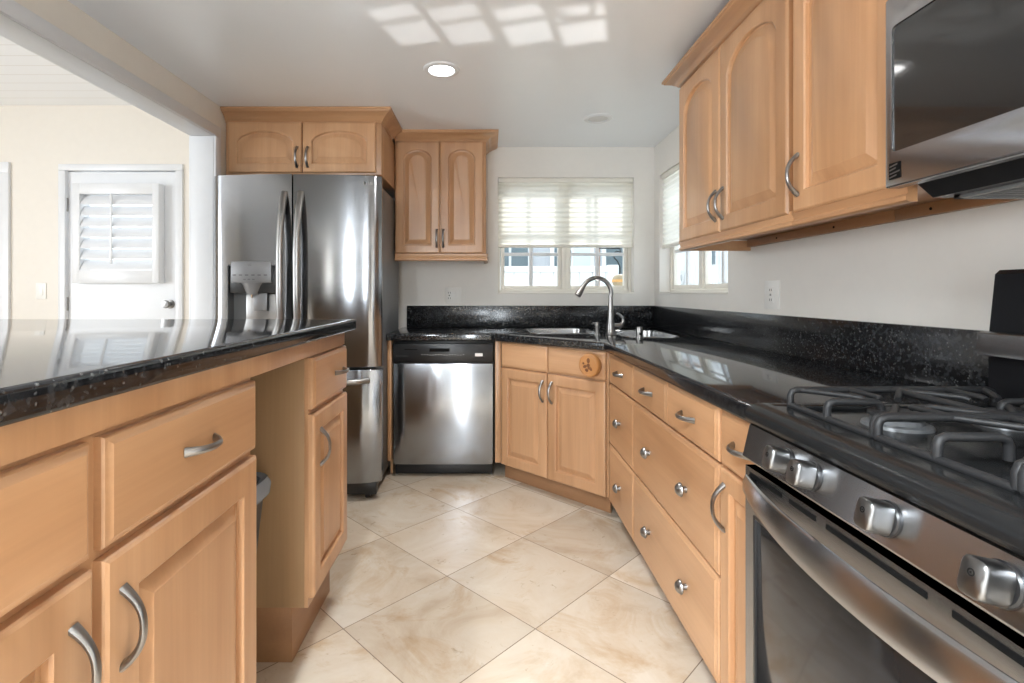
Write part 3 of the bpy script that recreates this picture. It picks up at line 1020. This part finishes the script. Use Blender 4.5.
for k in range(5):
    MB().box(0.028 + k * 0.016, 0.040 + k * 0.016, -0.0068, -0.004, 0.757, 0.760).build('button_mark', M['markdark'], cpo)
for x in (0.014, DW - 0.026):
    MB().lathe([(0.012, 0), (0.012, 0.008), (0.005, 0.01), (0.005, 0.11)], Matrix.Translation((x + 0.006, 0.075, 0)), 12).build('leg', M['nickel'], t)

# ------------------------------------------------------------------ refrigerator
FRX0, FRX1, FRY = -1.519, -0.591, 2.800
t = thing('refrigerator', 'stainless steel french-door refrigerator with an ice and water dispenser', 'refrigerator', (FRX0, FRY, 0))
FW = FRX1 - FRX0
MB().box(0.006, FW - 0.038, 0.10, 0.82, 0.055, 1.775, 0.004).build('cabinet', M['fridge_side'], t)
bulge = 0.050
def fy(x):
    u = 2 * x / FW - 1
    e = max(0, (abs(u) - 0.90) / 0.10)
    return bulge * (u * u) * 0.8 + 0.02 * e * e
def plate(b, xa, xb, z0, z1, yb=0.085, n=14, bev=0.004, fyy=fy):
    pl_ = [(xa, yb)] + [(xa + (xb - xa) * k / n, fyy(xa + (xb - xa) * k / n)) for k in range(n + 1)] + [(xb, yb)]
    b.prism(pl_, z0, z1, (), bev, 2)
midx = FW / 2 - 0.008
Z0D, Z1D = 0.742, 1.797
dx0, dx1, dz0, dz1 = 0.098, 0.402, 0.93, 1.300
ld = MB()
plate(ld, 0.0, dx0, Z0D, Z1D, bev=0)
plate(ld, dx1, midx - 0.004, Z0D, Z1D, bev=0)
plate(ld, dx0, dx1, Z0D, dz0, bev=0)
plate(ld, dx0, dx1, dz1, Z1D, bev=0)
bmesh.ops.remove_doubles(ld.bm, verts=ld.bm.verts, dist=1e-5)
ldo = ld.build('door', M['steel'], t, smooth=50)
rd = MB()
plate(rd, midx + 0.004, FW, Z0D, Z1D)
rdo = rd.build('door', M['steel'], t, smooth=50)
MB().box(midx - 0.005, midx + 0.005, 0.035, 0.09, Z0D + 0.01, Z1D - 0.01).build('door_gasket', M['slot'], t)
fz = MB()
plate(fz, 0.0, FW, 0.105, 0.728)
fzo = fz.build('freezer_drawer', M['steel'], t, smooth=50)
MB().box(0.03, FW - 0.03, 0.06, 0.11, 0.03, 0.10, 0.004).build('base_grille', M['black'], t)
for x in (0.08, FW - 0.08):
    for y in (0.10, 0.70):
        MB().tube([(x - 0.015, y, 0.026), (x + 0.015, y, 0.026)], 0.026, 14).build('caster', M['black'], t)
for x, par in ((midx - 0.045, ldo), (midx + 0.045, rdo)):
    h = MB()
    n = 20
    pts = []
    for k in range(n + 1):
        u = -1 + 2 * k / n
        pts.append((x, fy(x) - 0.058 * (1 - abs(u) ** 3) + 0.003 - 0.012 * (1 - u * u), 1.245 + u * 0.455))
    h.tube(pts, 0.0145, 12, 1.35, up=(0, 1, 0))
    h.build('handle', M['nickel'], par)
h = MB()
pts = []
for k in range(21):
    u = -1 + 2 * k / 20
    x = FW / 2 + u * 0.40
    pts.append((x, fy(x) - 0.055 * (1 - abs(u) ** 6) + 0.003, 0.668))
h.tube(pts, 0.016, 12, 1.1, up=(0, 0, 1))
h.build('handle', M['nickel'], fzo)
# dispenser
rc = MB()
yb = 0.078
rc.box(dx0, dx1, yb, yb + 0.004, dz0, dz1)
rc.box(dx0 - 0.003, dx0 + 0.001, 0.012, yb, dz0, dz1).box(dx1 - 0.001, dx1 + 0.003, 0.012, yb, dz0, dz1)
rc.box(dx0, dx1, 0.012, yb, dz1 - 0.001, dz1 + 0.003).box(dx0, dx1, 0.012, yb, dz0 - 0.003, dz0 + 0.001)
dpo = rc.build('dispenser_recess', M['grey_metal'], ldo)
pn = MB()
pn.box(dx0 + 0.022, dx1 - 0.062, 0.000, 0.06, 1.205, 1.322, 0.004)
pno = pn.build('dispenser_panel', M['greyplastic'], ldo)
MB().box(dx0 + 0.002, dx1 - 0.002, 0.02, yb, 1.150, 1.298, 0.003).build('dispenser_hood', M['black'], ldo)
text('panel_logo', 'LG', 0.016, (dx0 + 0.125, -0.0008, 1.303), (R(90), 0, 0), M['markdark'], pno)
for k in range(6):
    MB().box(dx0 + 0.032 + k * 0.034, dx0 + 0.050 + k * 0.034, -0.0008, 0.002, 1.244, 1.251).build('button_mark', M['markdark'], pno)
for k in range(3):
    MB().box(dx0 + 0.090 + k * 0.024, dx0 + 0.104 + k * 0.024, -0.0008, 0.002, 1.222, 1.226).build('button_mark', M['markdark'], pno)
MB().lathe([(0.028, 0.0), (0.045, 0.05), (0.052, 0.062), (0.052, 0.066)], Matrix.Translation((dx0 + 0.128, 0.030, 1.142)) @ Matrix.Diagonal((1.2, 0.55, 1, 1)), 20).build('nozzle', M['greyplastic'], ldo)
MB().lathe([(0.006, 0.0), (0.008, 0.012), (0.01, 0.02)], Matrix.Translation((dx0 + 0.124, 0.03, 1.124)), 12).build('water_outlet', M['chrome'], ldo)
MB().box(dx0 + 0.130, dx0 + 0.205, 0.034, 0.046, 1.050, 1.152, 0.005).build('paddle', M['greyplastic'], ldo)
MB().box(dx0 + 0.075, dx1 - 0.03, 0.060, yb + 0.001, 0.935, 1.148, 0.006).build('recess_plate', M['nickel'], ldo)
lg = MB().lathe([(0.010, 0), (0.010, 0.0008), (0.0075, 0.0008), (0.0075, 0.0)], Matrix.Translation((FW - 0.085, fy(FW - 0.085) - 0.0006, 1.752)) @ RM, 20)
lg.build('logo_ring', M['mark'], rdo)
text('logo_lettering', 'LG', 0.020, (FW - 0.055, fy(FW - 0.055) - 0.0008, 1.752), (R(90), 0, math.atan2(fy(FW - 0.07) - fy(FW - 0.095), 0.025)), M['mark'], rdo)

# ------------------------------------------------------------------ island / peninsula on the left
IX = -0.56
def base_island(name, label, y0, y1, depth=0.62):
    W = y1 - y0
    t = thing(name, label, 'cabinet', (IX, y0, 0), R(90))
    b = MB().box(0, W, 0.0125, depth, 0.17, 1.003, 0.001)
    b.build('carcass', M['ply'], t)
    f = MB()
    f.box(0, 0.022, 0, 0.012, 0.17, 1.003).box(W - 0.022, W, 0, 0.012, 0.17, 1.003)
    f.box(0.022, W - 0.022, 0, 0.012, 0.755, 0.80).box(0.022, W - 0.022, 0, 0.012, 0.17, 0.215).box(0.022, W - 0.022, 0, 0.012, 0.93, 1.003)
    if W > 0.6: f.box(W / 2 - 0.025, W / 2 + 0.025, 0, 0.012, 0.215, 0.755).box(W / 2 - 0.025, W / 2 + 0.025, 0, 0.012, 0.80, 0.93)
    f.build('face_frame', M['wood'], t)
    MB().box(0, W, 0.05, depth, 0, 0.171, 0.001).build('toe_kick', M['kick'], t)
    return t, W
t, W = base_island('base_cabinet', 'maple island cabinet with two drawers above two doors, nearest the camera on the left', 0.235, 1.213)
drawer(t, 0.0, 0.472, 0.785, 0.945, (0.236,))
drawer(t, 0.496, W - 0.004, 0.785, 0.945, (0.733,))
door(t, 0.0, 0.474, 0.200, 0.770, 0, 0.068, 0.436, 0.655)
door(t, 0.494, W - 0.004, 0.200, 0.770, 0, 0.068, 0.528, 0.655)
t, W = base_island('base_cabinet', 'slim maple island cabinet with one drawer and one door by the refrigerator', 1.603, 1.985)
drawer(t, 0.002, W - 0.004, 0.787, 0.948, (W * 0.70,))
door(t, 0.002, W - 0.004, 0.200, 0.770, 0, 0.056, 0.060, 0.655)
it = thing('island_countertop', 'black speckled granite bar top on the island at left', 'countertop', (0, 0, 0))
ITX = -0.522
MB().prism([(-2.15, -0.3), (ITX, -0.3), (ITX, 2.035), (-2.15, 2.035)], 1.0045, 1.047, (), 0.008, 4).build('slab', M['granite'], it)
ap = MB().box(IX + 0.0022, IX + 0.008, 0.236, 1.983, 0.953, 1.0042, 0.001)
ap.build('apron', M['wood'], it)
bp = MB().box(-1.90, -1.80, 0.236, 1.983, 0.0, 1.003, 0.004)
tag(bp.build('support_panel', M['wood']), 'maple back panel carrying the far side of the island top', 'cabinet panel')

# bin in the knee space
t = thing('trash_can', 'dark plastic waste bin with a slate blue rim in the island knee space', 'trash can', (-0.85, 1.412, 0))
def rr_loop(hw, hd, r, z):
    return [(x, y, z) for x, y in rrect(-hw, hw, -hd, hd, r)]
bn = MB()
bn.loft([rr_loop(0.130, 0.110, 0.04, 0.0), rr_loop(0.135, 0.115, 0.04, 0.02), rr_loop(0.188, 0.155, 0.05, 0.63), rr_loop(0.180, 0.147, 0.05, 0.63), rr_loop(0.128, 0.108, 0.04, 0.03)], True, True)
bn.build('body', M['bin'], t)
br = MB()
br.loft([rr_loop(0.178, 0.145, 0.05, 0.635), rr_loop(0.190, 0.157, 0.05, 0.600), rr_loop(0.200, 0.167, 0.055, 0.602), rr_loop(0.203, 0.170, 0.055, 0.635), rr_loop(0.194, 0.161, 0.055, 0.656), rr_loop(0.180, 0.147, 0.05, 0.650), rr_loop(0.178, 0.145, 0.05, 0.635)], False, False)
ro = br.build('rim', M['binrim'], t)
for o in t.children:
    for v in o.data.vertices: v.co.z *= 0.92

# ------------------------------------------------------------------ gas range (local x along -Y, y towards the wall)
RYL = 1.100
t = thing('gas_range', 'stainless steel gas range with black cooktop and cast iron grates', 'range', (0.55, RYL, 0), R(-90))
RWd = 0.76
RD = RX - 0.55 - 0.006
MB().box(0.004, RWd - 0.004, 0.045, RD, 0.06, 0.868, 0.003).build('body', M['blackgloss'], t)
MB().box(0.02, RWd - 0.02, 0.06, RD - 0.03, 0.0, 0.062, 0.003).build('base', M['black'], t)
od = MB()
wz0, wz1 = 0.295, 0.690
wx0, wx1 = 0.035, RWd - 0.035
od.box(0, wx0, 0.0, 0.045, 0.235, 0.784, 0.0).box(wx1, RWd, 0.0, 0.045, 0.235, 0.784, 0.0)
od.box(wx0, wx1, 0.0, 0.045, 0.235, wz0).box(wx0, wx1, 0.0, 0.045, wz1, 0.784)
bmesh.ops.remove_doubles(od.bm, verts=od.bm.verts, dist=1e-5)
odo = od.build('oven_door', M['steel_r'], t)
MB().box(wx0, wx1, 0.003, 0.03, wz0, wz1, 0.002).build('window_glass', M['ovenglass'], odo)
gf = MB()
for (a, b_, c, d_2) in ((wx0, wx1, wz1 - 0.006, wz1 + 0.002), (wx0, wx1, wz0 - 0.002, wz0 + 0.006), (wx0 - 0.002, wx0 + 0.006, wz0, wz1), (wx1 - 0.006, wx1 + 0.002, wz0, wz1)):
    gf.box(a, b_, -0.0012, 0.006, c, d_2, 0.001)
gf.build('window_trim', M['black'], odo)
for xa, xb in ((0.018, 0.135), (0.160, 0.235), (0.262, 0.455), (0.49, 0.60), (0.625, 0.74)):
    MB().box(xa, xb, -0.0012, 0.01, 0.766, 0.775, 0.0008).build('vent_slot', M['slot'], odo)
# wide bowed handle
hp = MB()
n = 36
loops = []
for k in range(n + 1):
    u = -1 + 2 * k / n
    x = RWd / 2 + u * (RWd / 2 - 0.012)
    out = 0.048 * (1 - abs(u) ** 2.2)
    yb_ = -out
    hh = 0.020 + 0.009 * (1 - u * u)
    zc = 0.749 - 0.004 * (1 - u * u)
    prof = []
    th = 0.006
    for q in range(14):
        a = 2 * PI * q / 14
        prof.append((x, yb_ + th * math.cos(a) - 0.006 + 0.35 * hh * math.sin(a) * 0.4, zc + hh * math.sin(a)))
    loops.append(prof)
hp.loft(loops)
hp.build('handle', M['steel_r'], odo, smooth=60)
MB().box(0, RWd, 0.0, 0.045, 0.065, 0.225, 0.004).build('storage_drawer', M['steel_r'], t)
# control panel, tilted
cp = MB()
prof = [(-0.006, 0.804), (-0.004, 0.800), (0.06, 0.800), (0.06, 0.872), (0.012, 0.872), (0.009, 0.870)]
cp.loft([[(x, p[0], p[1]) for p in prof] for x in (0.0, RWd)])
cpo = cp.build('control_panel', M['steel_r'], t)
MB().box(0.006, RWd - 0.006, 0.020, 0.046, 0.783, 0.801).build('vent_gap', M['slot'], t)
tilt = math.atan2(0.015, 0.066)
for yk in (0.955, 0.877, 0.712, 0.552, 0.474):
    x = RYL - yk
    zk = 0.838
    yk_ = -0.006 + 0.015 * (zk - 0.804) / 0.066
    mt = Matrix.Translation((x, yk_, zk)) @ Matrix.Rotation(R(90) - tilt, 4, 'X')
    b = MB()
    b.lathe([(0.0245, -0.001), (0.0245, 0.003), (0.0225, 0.005)], mt, 28)
    ko = b.build('knob', M['black'], cpo)
    g = MB()
    # body: a round skirt that narrows to a broad grip blade
    def sec(rx, rz, z, n=28, p=3.0):
        o_ = []
        for k in range(n):
            a = 2 * PI * k / n
            c_, s_ = math.cos(a), math.sin(a)
            o_.append(mt @ Vector((rx * math.copysign(abs(c_) ** (2 / p), c_), rz * math.copysign(abs(s_) ** (2 / p), s_), z)))
        return o_
    g.loft([sec(0.0180, 0.0225, 0.003, p=3), sec(0.0172, 0.0222, 0.010, p=3.4), sec(0.0158, 0.0216, 0.030, p=4), sec(0.0150, 0.0208, 0.034, p=4), sec(0.0125, 0.0180, 0.0362, p=4)])
    g.build('grip', M['knobsteel'], ko, smooth=40)
    i_ = MB()
    i_.lathe([(0.0042, 0), (0.0042, 0.0006), (0.0028, 0.0006), (0.0028, 0)], mt @ Matrix.Translation((0, 0.005, 0.0360)), 16)
    i_.lathe([(0.0012, 0), (0.0012, 0.0008), (0, 0.0008)], mt @ Matrix.Translation((0, 0.005, 0.0360)), 10)
    i_.build('icon', M['slot'], ko)
# cooktop with rolled front
ck = MB()
prof = [(0.055, 0.873), (0.012, 0.873), (0.004, 0.877), (0.000, 0.886), (0.002, 0.898), (0.010, 0.908), (0.024, 0.914), (0.040, 0.915), (0.075, 0.914), (0.080, 0.906), (0.520, 0.906), (0.526, 0.914), (RD, 0.914), (RD, 0.873)]
ck.loft([[(x, p[0], p[1]) for p in prof] for x in (-0.004, 0.020, RWd - 0.020, RWd + 0.004)])
cko = ck.build('cooktop', M['cooktop'], t, smooth=40)
for x in (0.004, RWd - 0.024):
    MB().box(x - 0.005, x + 0.025, 0.045, RD, 0.905, 0.9155, 0.004).build('side_rim', M['cooktop'], cko)
# burners
bpos = [(0.155, 0.20), (0.155, 0.40), (RWd / 2, 0.29), (RWd - 0.155, 0.20), (RWd - 0.155, 0.40)]
for i, (bx_, by_) in enumerate(bpos):
    r = (0.045, 0.036, 0.05, 0.052, 0.034)[i]
    b = MB()
    b.lathe([(r + 0.01, 0.0), (r + 0.008, 0.006), (r - 0.004, 0.008), (r - 0.005, 0.018), (0, 0.018)], Matrix.Translation((bx_, by_, 0.9055)), 28)
    bo = b.build('burner', M['grey_metal'], t)
    MB().lathe([(r - 0.003, 0), (r, 0.003), (r - 0.001, 0.008), (r - 0.006, 0.010), (0, 0.0105)], Matrix.Translation((bx_, by_, 0.9235)), 28).build('burner_cap', M['iron'], bo)
# grates
def grate(xa, xb, burners):
    b = MB()
    y0, y1 = 0.078, 0.500
    zt, zl = 0.949, 0.917
    r = 0.0068
    def bar(pts, rad=r):
        b.tube(pts, rad, 8, 1.0)
    def rise(p0, p1, hook=0.012):
        """bar from p0 to p1 at the top with rounded ends that turn down to the low rail"""
        p0, p1 = Vector(p0), Vector(p1)
        d = (p1 - p0).normalized()
        q = []
        def corner(p, dd):
            return [p + Vector((0, 0, zl - zt)), p + Vector((0, 0, -hook)), p + dd * hook * 0.3 + Vector((0, 0, -hook * 0.3)), p + dd * hook]
        bar(corner(p0, d) + list(reversed(corner(p1, -d))))
    rise((xa, y0, zt), (xa, y1, zt))
    rise((xb, y0, zt), (xb, y1, zt))
    bar([(xa, y0, zl), (xb, y0, zl)]); bar([(xa, y1, zl), (xb, y1, zl)])
    ym = (y0 + y1) / 2
    bar([(xa, ym, zt), (xb, ym, zt)])
    xm = (xa + xb) / 2
    rise((xm, y0, zt), (xm, y0 + 0.10, zt - 0.001))
    rise((xm, y1, zt), (xm, y1 - 0.10, zt - 0.001))
    for (cx_, cy_) in burners:
        for dx_, dy_ in ((-1, 0), (1, 0), (-0.8, -0.9), (0.8, -0.9), (-0.8, 0.9), (0.8, 0.9)):
            ex_ = xa if dx_ < 0 else xb
            k = abs((ex_ - cx_) / dx_)
            ey = cy_ + dy_ * k * 0.75
            ey = min(max(ey, y0 + 0.02), y1 - 0.02)
            v = Vector((cx_ - ex_, cy_ - ey, 0))
            e = Vector((ex_, ey, zt))
            bar([e, e + v * 0.66, e + v * 0.70 + Vector((0, 0, -0.003))], 0.0058)
    return b.build('grate', M['iron'], t, smooth=50)
grate(0.030, 0.262, [(0.155, 0.20), (0.155, 0.40)])
grate(0.270, 0.490, [(RWd / 2, 0.29)])
grate(0.498, 0.730, [(RWd - 0.155, 0.20), (RWd - 0.155, 0.40)])
# back guard
bgd = MB()
prof = [(RD - 0.150, 0.9157), (RD - 0.150, 1.055), (RD - 0.136, 1.190), (RD - 0.126, 1.199), (RD - 0.003, 1.199), (RD - 0.003, 0.9157)]
bgd.loft([[(x, p[0], p[1]) for p in prof] for x in (0.0, RWd)])
bgo = bgd.build('back_guard', M['blackgloss'], t)
sb = MB()
prof = [(RD - 0.168, 1.018), (RD - 0.171, 1.024), (RD - 0.166, 1.064), (RD - 0.160, 1.068), (RD - 0.002, 1.068), (RD - 0.002, 1.018)]
sb.loft([[(x, p[0], p[1]) for p in prof] for x in (-0.008, RWd + 0.008)])
sb.build('trim_strip', M['steel_r'], bgo)
MB().box(0.25, 0.51, RD - 0.150, RD - 0.12, 1.09, 1.15, 0.003).build('display', M['blackglass'], bgo)

# ------------------------------------------------------------------ microwave above the range
MX = 0.848
t = thing('microwave', 'stainless steel over-the-range microwave with black glass door', 'microwave', (MX, RYL, 0), R(-90))
MW = 0.76
MD = RX - MX - 0.004
mz0, mz1 = 1.372, 1.772
MB().box(0.002, MW - 0.002, 0.03, MD, mz0 + 0.012, mz1, 0.003).build('case', M['grey_metal'], t)
md = MB()
gx0, gx1, gz0, gz1 = 0.018, MW - 0.16, mz0 + 0.073, mz1 - 0.064
fr_ = rrect(0.0, MW, mz0, mz1, 0.004, 2)
ho = rrect(gx0, gx1, gz0, gz1, 0.010, 4)
tmp = MB()
tmp.prism(fr_, 0.0, 0.032, [list(reversed(ho))], 0.003, 2)
for v in tmp.bm.verts:
    x, y, z = v.co
    v.co = (x, 0.032 - z, y)
mdo = tmp.build('door', M['steel_r'], t)
MB().box(gx0 - 0.001, gx1 + 0.001, 0.003, 0.028, gz0 - 0.001, gz1 + 0.001).build('window_glass', M['blackglass'], mdo)
MB().box(gx1 + 0.012, MW - 0.012, -0.002, 0.01, gz0, gz1, 0.003).build('keypad', M['blackglass'], t)
h = MB()
h.tube([(gx1 - 0.02, -0.002, gz0 + 0.01), (gx1 - 0.02, -0.035, gz0 + 0.03), (gx1 - 0.02, -0.042, (gz0 + gz1) / 2), (gx1 - 0.02, -0.035, gz1 - 0.03), (gx1 - 0.02, -0.002, gz1 - 0.01)], 0.010, 12)
h.build('handle', M['steel_r'], mdo)
em = MB()
em.box(0.012, 0.042, -0.0008, 0.004, mz0 + 0.016, mz0 + 0.050)
emo = em.build('emblem', M['slot'], mdo)
e2 = MB()
for k, (a, b_) in enumerate(((0.014, 0.032), (0.014, 0.040), (0.014, 0.030), (0.014, 0.034))):
    zz = mz0 + 0.019 + k * 0.0075
    e2.loft([[(a, -0.0014, zz), (b_, -0.0014, zz + 0.003), (b_, -0.0014, zz + 0.0058), (a, -0.0014, zz + 0.0026)],
             [(a, -0.0004, zz), (b_, -0.0004, zz + 0.003), (b_, -0.0004, zz + 0.0058), (a, -0.0004, zz + 0.0026)]])
e2.build('emblem_stripe', M['nickel'], emo)
ub = MB()
prof = [(0.045, mz0 + 0.013), (0.085, mz0 - 0.022), (MD - 0.01, mz0 - 0.024), (MD - 0.01, mz0 + 0.013)]
ub.loft([[(x, p[0], p[1]) for p in prof] for x in (0.02, MW - 0.02)])
ubo = ub.build('vent_hood', M['black'], t)
for xa, xb in ((0.04, 0.36), (0.40, 0.72)):
    f = MB()
    f.box(xa, xb, 0.11, 0.125, mz0 - 0.029, mz0 - 0.021, 0.001).box(xa, xb, 0.30, 0.315, mz0 - 0.029, mz0 - 0.021, 0.001)
    f.box(xa, xa + 0.015, 0.11, 0.315, mz0 - 0.029, mz0 - 0.021, 0.001).box(xb - 0.015, xb, 0.11, 0.315, mz0 - 0.029, mz0 - 0.021, 0.001)
    for k in range(14):
        x = xa + 0.02 + k * (xb - xa - 0.04) / 14
        f.box(x, x + 0.008, 0.125, 0.30, mz0 - 0.027, mz0 - 0.022)
    f.build('grease_filter', M['grey_metal'], ubo)

# ------------------------------------------------------------------ outlets and switch
def plate_thing(name, label, cat, loc, rz, w_, h_, kind):
    t = thing(name, label, cat, loc, rz)
    MB().box(-w_ / 2, w_ / 2, -0.007, 0, -h_ / 2, h_ / 2, 0.003).build('cover_plate', M['plate'], t)
    if kind == 'gfci':
        MB().box(-0.017, 0.017, -0.010, -0.005, -0.034, 0.034, 0.002).build('receptacle', M['plate'], t)
        s = MB()
        for z in (-0.021, 0.021):
            s.box(-0.008, -0.0055, -0.0106, -0.009, z - 0.005, z + 0.005).box(0.0055, 0.008, -0.0106, -0.009, z - 0.005, z + 0.005)
        s.box(-0.006, 0.006, -0.0108, -0.009, -0.003, -0.0005).box(-0.006, 0.006, -0.0108, -0.009, 0.0015, 0.004)
        s.build('socket_slot', M['slot'], t)
    elif kind == 'double':
        MB().box(-0.045, -0.012, -0.010, -0.005, -0.034, 0.034, 0.002).build('receptacle', M['plate'], t)
        s = MB()
        for z in (-0.02, 0.02):
            s.box(-0.037, -0.034, -0.0106, -0.009, z - 0.006, z + 0.006).box(-0.023, -0.020, -0.0106, -0.009, z - 0.006, z + 0.006)
        s.box(-0.033, -0.024, -0.0106, -0.009, -0.004, 0.004)
        s.build('socket_slot', M['slot'], t)
        MB().box(0.012, 0.045, -0.012, -0.005, -0.033, 0.033, 0.003).build('rocker', M['plate'], t)
    else:
        MB().box(-0.017, 0.017, -0.011, -0.005, -0.034, 0.034, 0.003).build('rocker', M['plate'], t)
plate_thing('wall_outlet', 'white double cover plate with outlet and rocker above the dishwasher', 'outlet', (-0.255, BY, 1.132), 0, 0.118, 0.118, 'double')
plate_thing('wall_outlet', 'single almond outlet on the right wall above the backsplash', 'outlet', (RX, 2.215, 1.142), R(-90), 0.112, 0.122, 'gfci')
plate_thing('light_switch', 'white rocker switch on the cream wall left of the shuttered door', 'light switch', (-3.285, BY, 1.165), 0, 0.075, 0.12, 'rocker')

# ------------------------------------------------------------------ recessed ceiling lights
def can(label, x, y, r, lens):
    t = thing('recessed_light', label, 'ceiling light', (x, y, CZ), 0, 'recessed ceiling lights')
    MB().lathe([(r * 0.68, 0.0), (r * 0.68, -0.006), (r * 0.74, -0.010), (r * 0.95, -0.006), (r, 0.0)], None, 36).build('trim_ring', M['white'], t)
    MB().lathe([(0, -0.0045), (r * 0.66, -0.0045), (r * 0.69, -0.001), (r * 0.69, 0.0)], None, 32).build('lens', lens, t)
can('lit recessed ceiling light in front of the refrigerator cabinets', -0.223, 2.475, 0.088, M['lamp'])
can('unlit recessed ceiling light over the sink', 0.676, 3.165, 0.088, M['lens_off'])
lp = bpy.data.lights.new('down_spot', 'SPOT'); lp.energy = 25; lp.spot_size = R(120); lp.spot_blend = 0.8; lp.shadow_soft_size = 0.06
lo = bpy.data.objects.new('down_spot', lp); COL.objects.link(lo); lo.location = (-0.223, 2.475, CZ - 0.03)

# ------------------------------------------------------------------ outside the windows
t = thing('yard_fence', 'white vinyl privacy fence outside the sink window', 'fence', (-1.5, 5.9, -0.3))
fb = MB()
for k in range(20):
    fb.box(k * 0.15, k * 0.15 + 0.146, 0, 0.03, 0.1, 1.70, 0.004)
fb.build('boards', M['fence'], t)
for x in (-0.03, 1.48, 2.93):
    MB().box(x - 0.06, x + 0.06, -0.03, 0.07, 0, 1.77, 0.006).build('post', M['fence'], t)
MB().box(0, 2.95, -0.015, 0.045, 1.69, 1.755, 0.005).build('top_rail', M['fence'], t)
t = thing('neighbour_house', 'pale grey neighbouring house beyond the white fence', 'house', (-3.0, 10.0, -0.3))
MB().box(0, 9.0, 0, 3.0, 0, 3.6, 0.01).build('wall', M['siding'], t)
for x in (3.0, 4.2, 5.2):
    f = MB().box(x, x + 0.85, -0.06, 0.02, 1.5, 2.75, 0.01)
    fo = f.build('window_frame', M['fence'], t)
    MB().box(x + 0.08, x + 0.40, -0.075, -0.05, 1.58, 2.67).build('pane', M['extglass'], fo)
    MB().box(x + 0.45, x + 0.77, -0.075, -0.05, 1.58, 2.67).build('pane', M['curtainext'] if x > 4 else M['extglass'], fo)
rf = MB()
rf.loft([[(-0.4, -0.5, 3.5), (-0.4, 3.5, 3.5), (-0.4, 1.5, 4.6)], [(9.4, -0.5, 3.5), (9.4, 3.5, 3.5), (9.4, 1.5, 4.6)]])
rf.build('roof', M['bark'], t)
t = thing('porch_post', 'brown wooden post just outside the right pane of the sink window', 'post', (0.967, 4.55, -0.3))
MB().box(-0.018, 0.018, -0.018, 0.018, 0, 2.9, 0.004).build('shaft', M['bark'], t)
MB().box(-0.06, 0.06, -0.06, 0.06, 0, 0.06, 0.004).build('foot', M['concrete'], t)
t = thing('hanging_feeder', 'cream and orange round ornament on a wire hook outside the sink window', 'ornament', (1.107, 4.32, 1.267))
MB().lathe([(0.0, -0.075), (0.035, -0.072), (0.060, -0.045), (0.066, -0.02), (0.062, 0.008), (0.045, 0.03), (0.018, 0.04), (0, 0.042)], None, 24).build('body', M['creamglaze'], t)
MB().lathe([(0.0655, -0.026), (0.0675, -0.022), (0.0675, -0.010), (0.0645, -0.004)], None, 24).build('band', M['orange'], t)
MB().tube([(0, 0, 0.04), (0, 0, 0.10), (-0.02, 0, 0.15), (-0.05, 0, 0.18), (-0.052, 0, 0.21), (-0.03, 0, 0.235), (0.005, 0, 0.225), (0.006, 0.03, 0.26), (-0.14, 0.2065, 0.275)], 0.005, 8).build('hook', M['slot'], t)
t = thing('side_house', 'grey boarded wall of the building outside the side window', 'house', (3.2, 2.0, -0.3))
sb = MB()
for k in range(39):
    sb.box(0, 0.03, k * 0.2, k * 0.2 + 0.185, 0, 3.2, 0.004)
sb.box(0.02, 2.5, 0, 7.8, 0, 3.2)
sb.build('wall', M['boards'], t)
for y in (4.4, 5.1):
    f = MB().box(-0.04, 0.02, y, y + 0.6, 1.3, 2.8, 0.008)
    fo = f.build('window_frame', M['fence'], t)
    MB().box(-0.05, -0.03, y + 0.06, y + 0.54, 1.85, 2.74).build('pane', M['extglass'], fo)
    MB().box(-0.05, -0.03, y + 0.06, y + 0.54, 1.36, 1.80).build('pane', M['fence'], fo)
t = thing('wall_medallion', 'white oval medallion hanging on the boards outside the side window', 'ornament', (3.19, 8.45, 1.40), R(-90))
MB().lathe([(0.0, 0.0), (0.09, 0.0), (0.10, 0.012), (0.085, 0.022), (0.06, 0.016), (0, 0.016)], RM @ Matrix.Diagonal((0.8, 1.25, 1, 1)), 28).build('disc', M['fence'], t)
MB().lathe([(0.0, 0.016), (0.045, 0.016), (0.04, 0.024), (0, 0.026)], RM @ Matrix.Diagonal((0.8, 1.25, 1, 1)), 24).build('center', M['siding'], t)
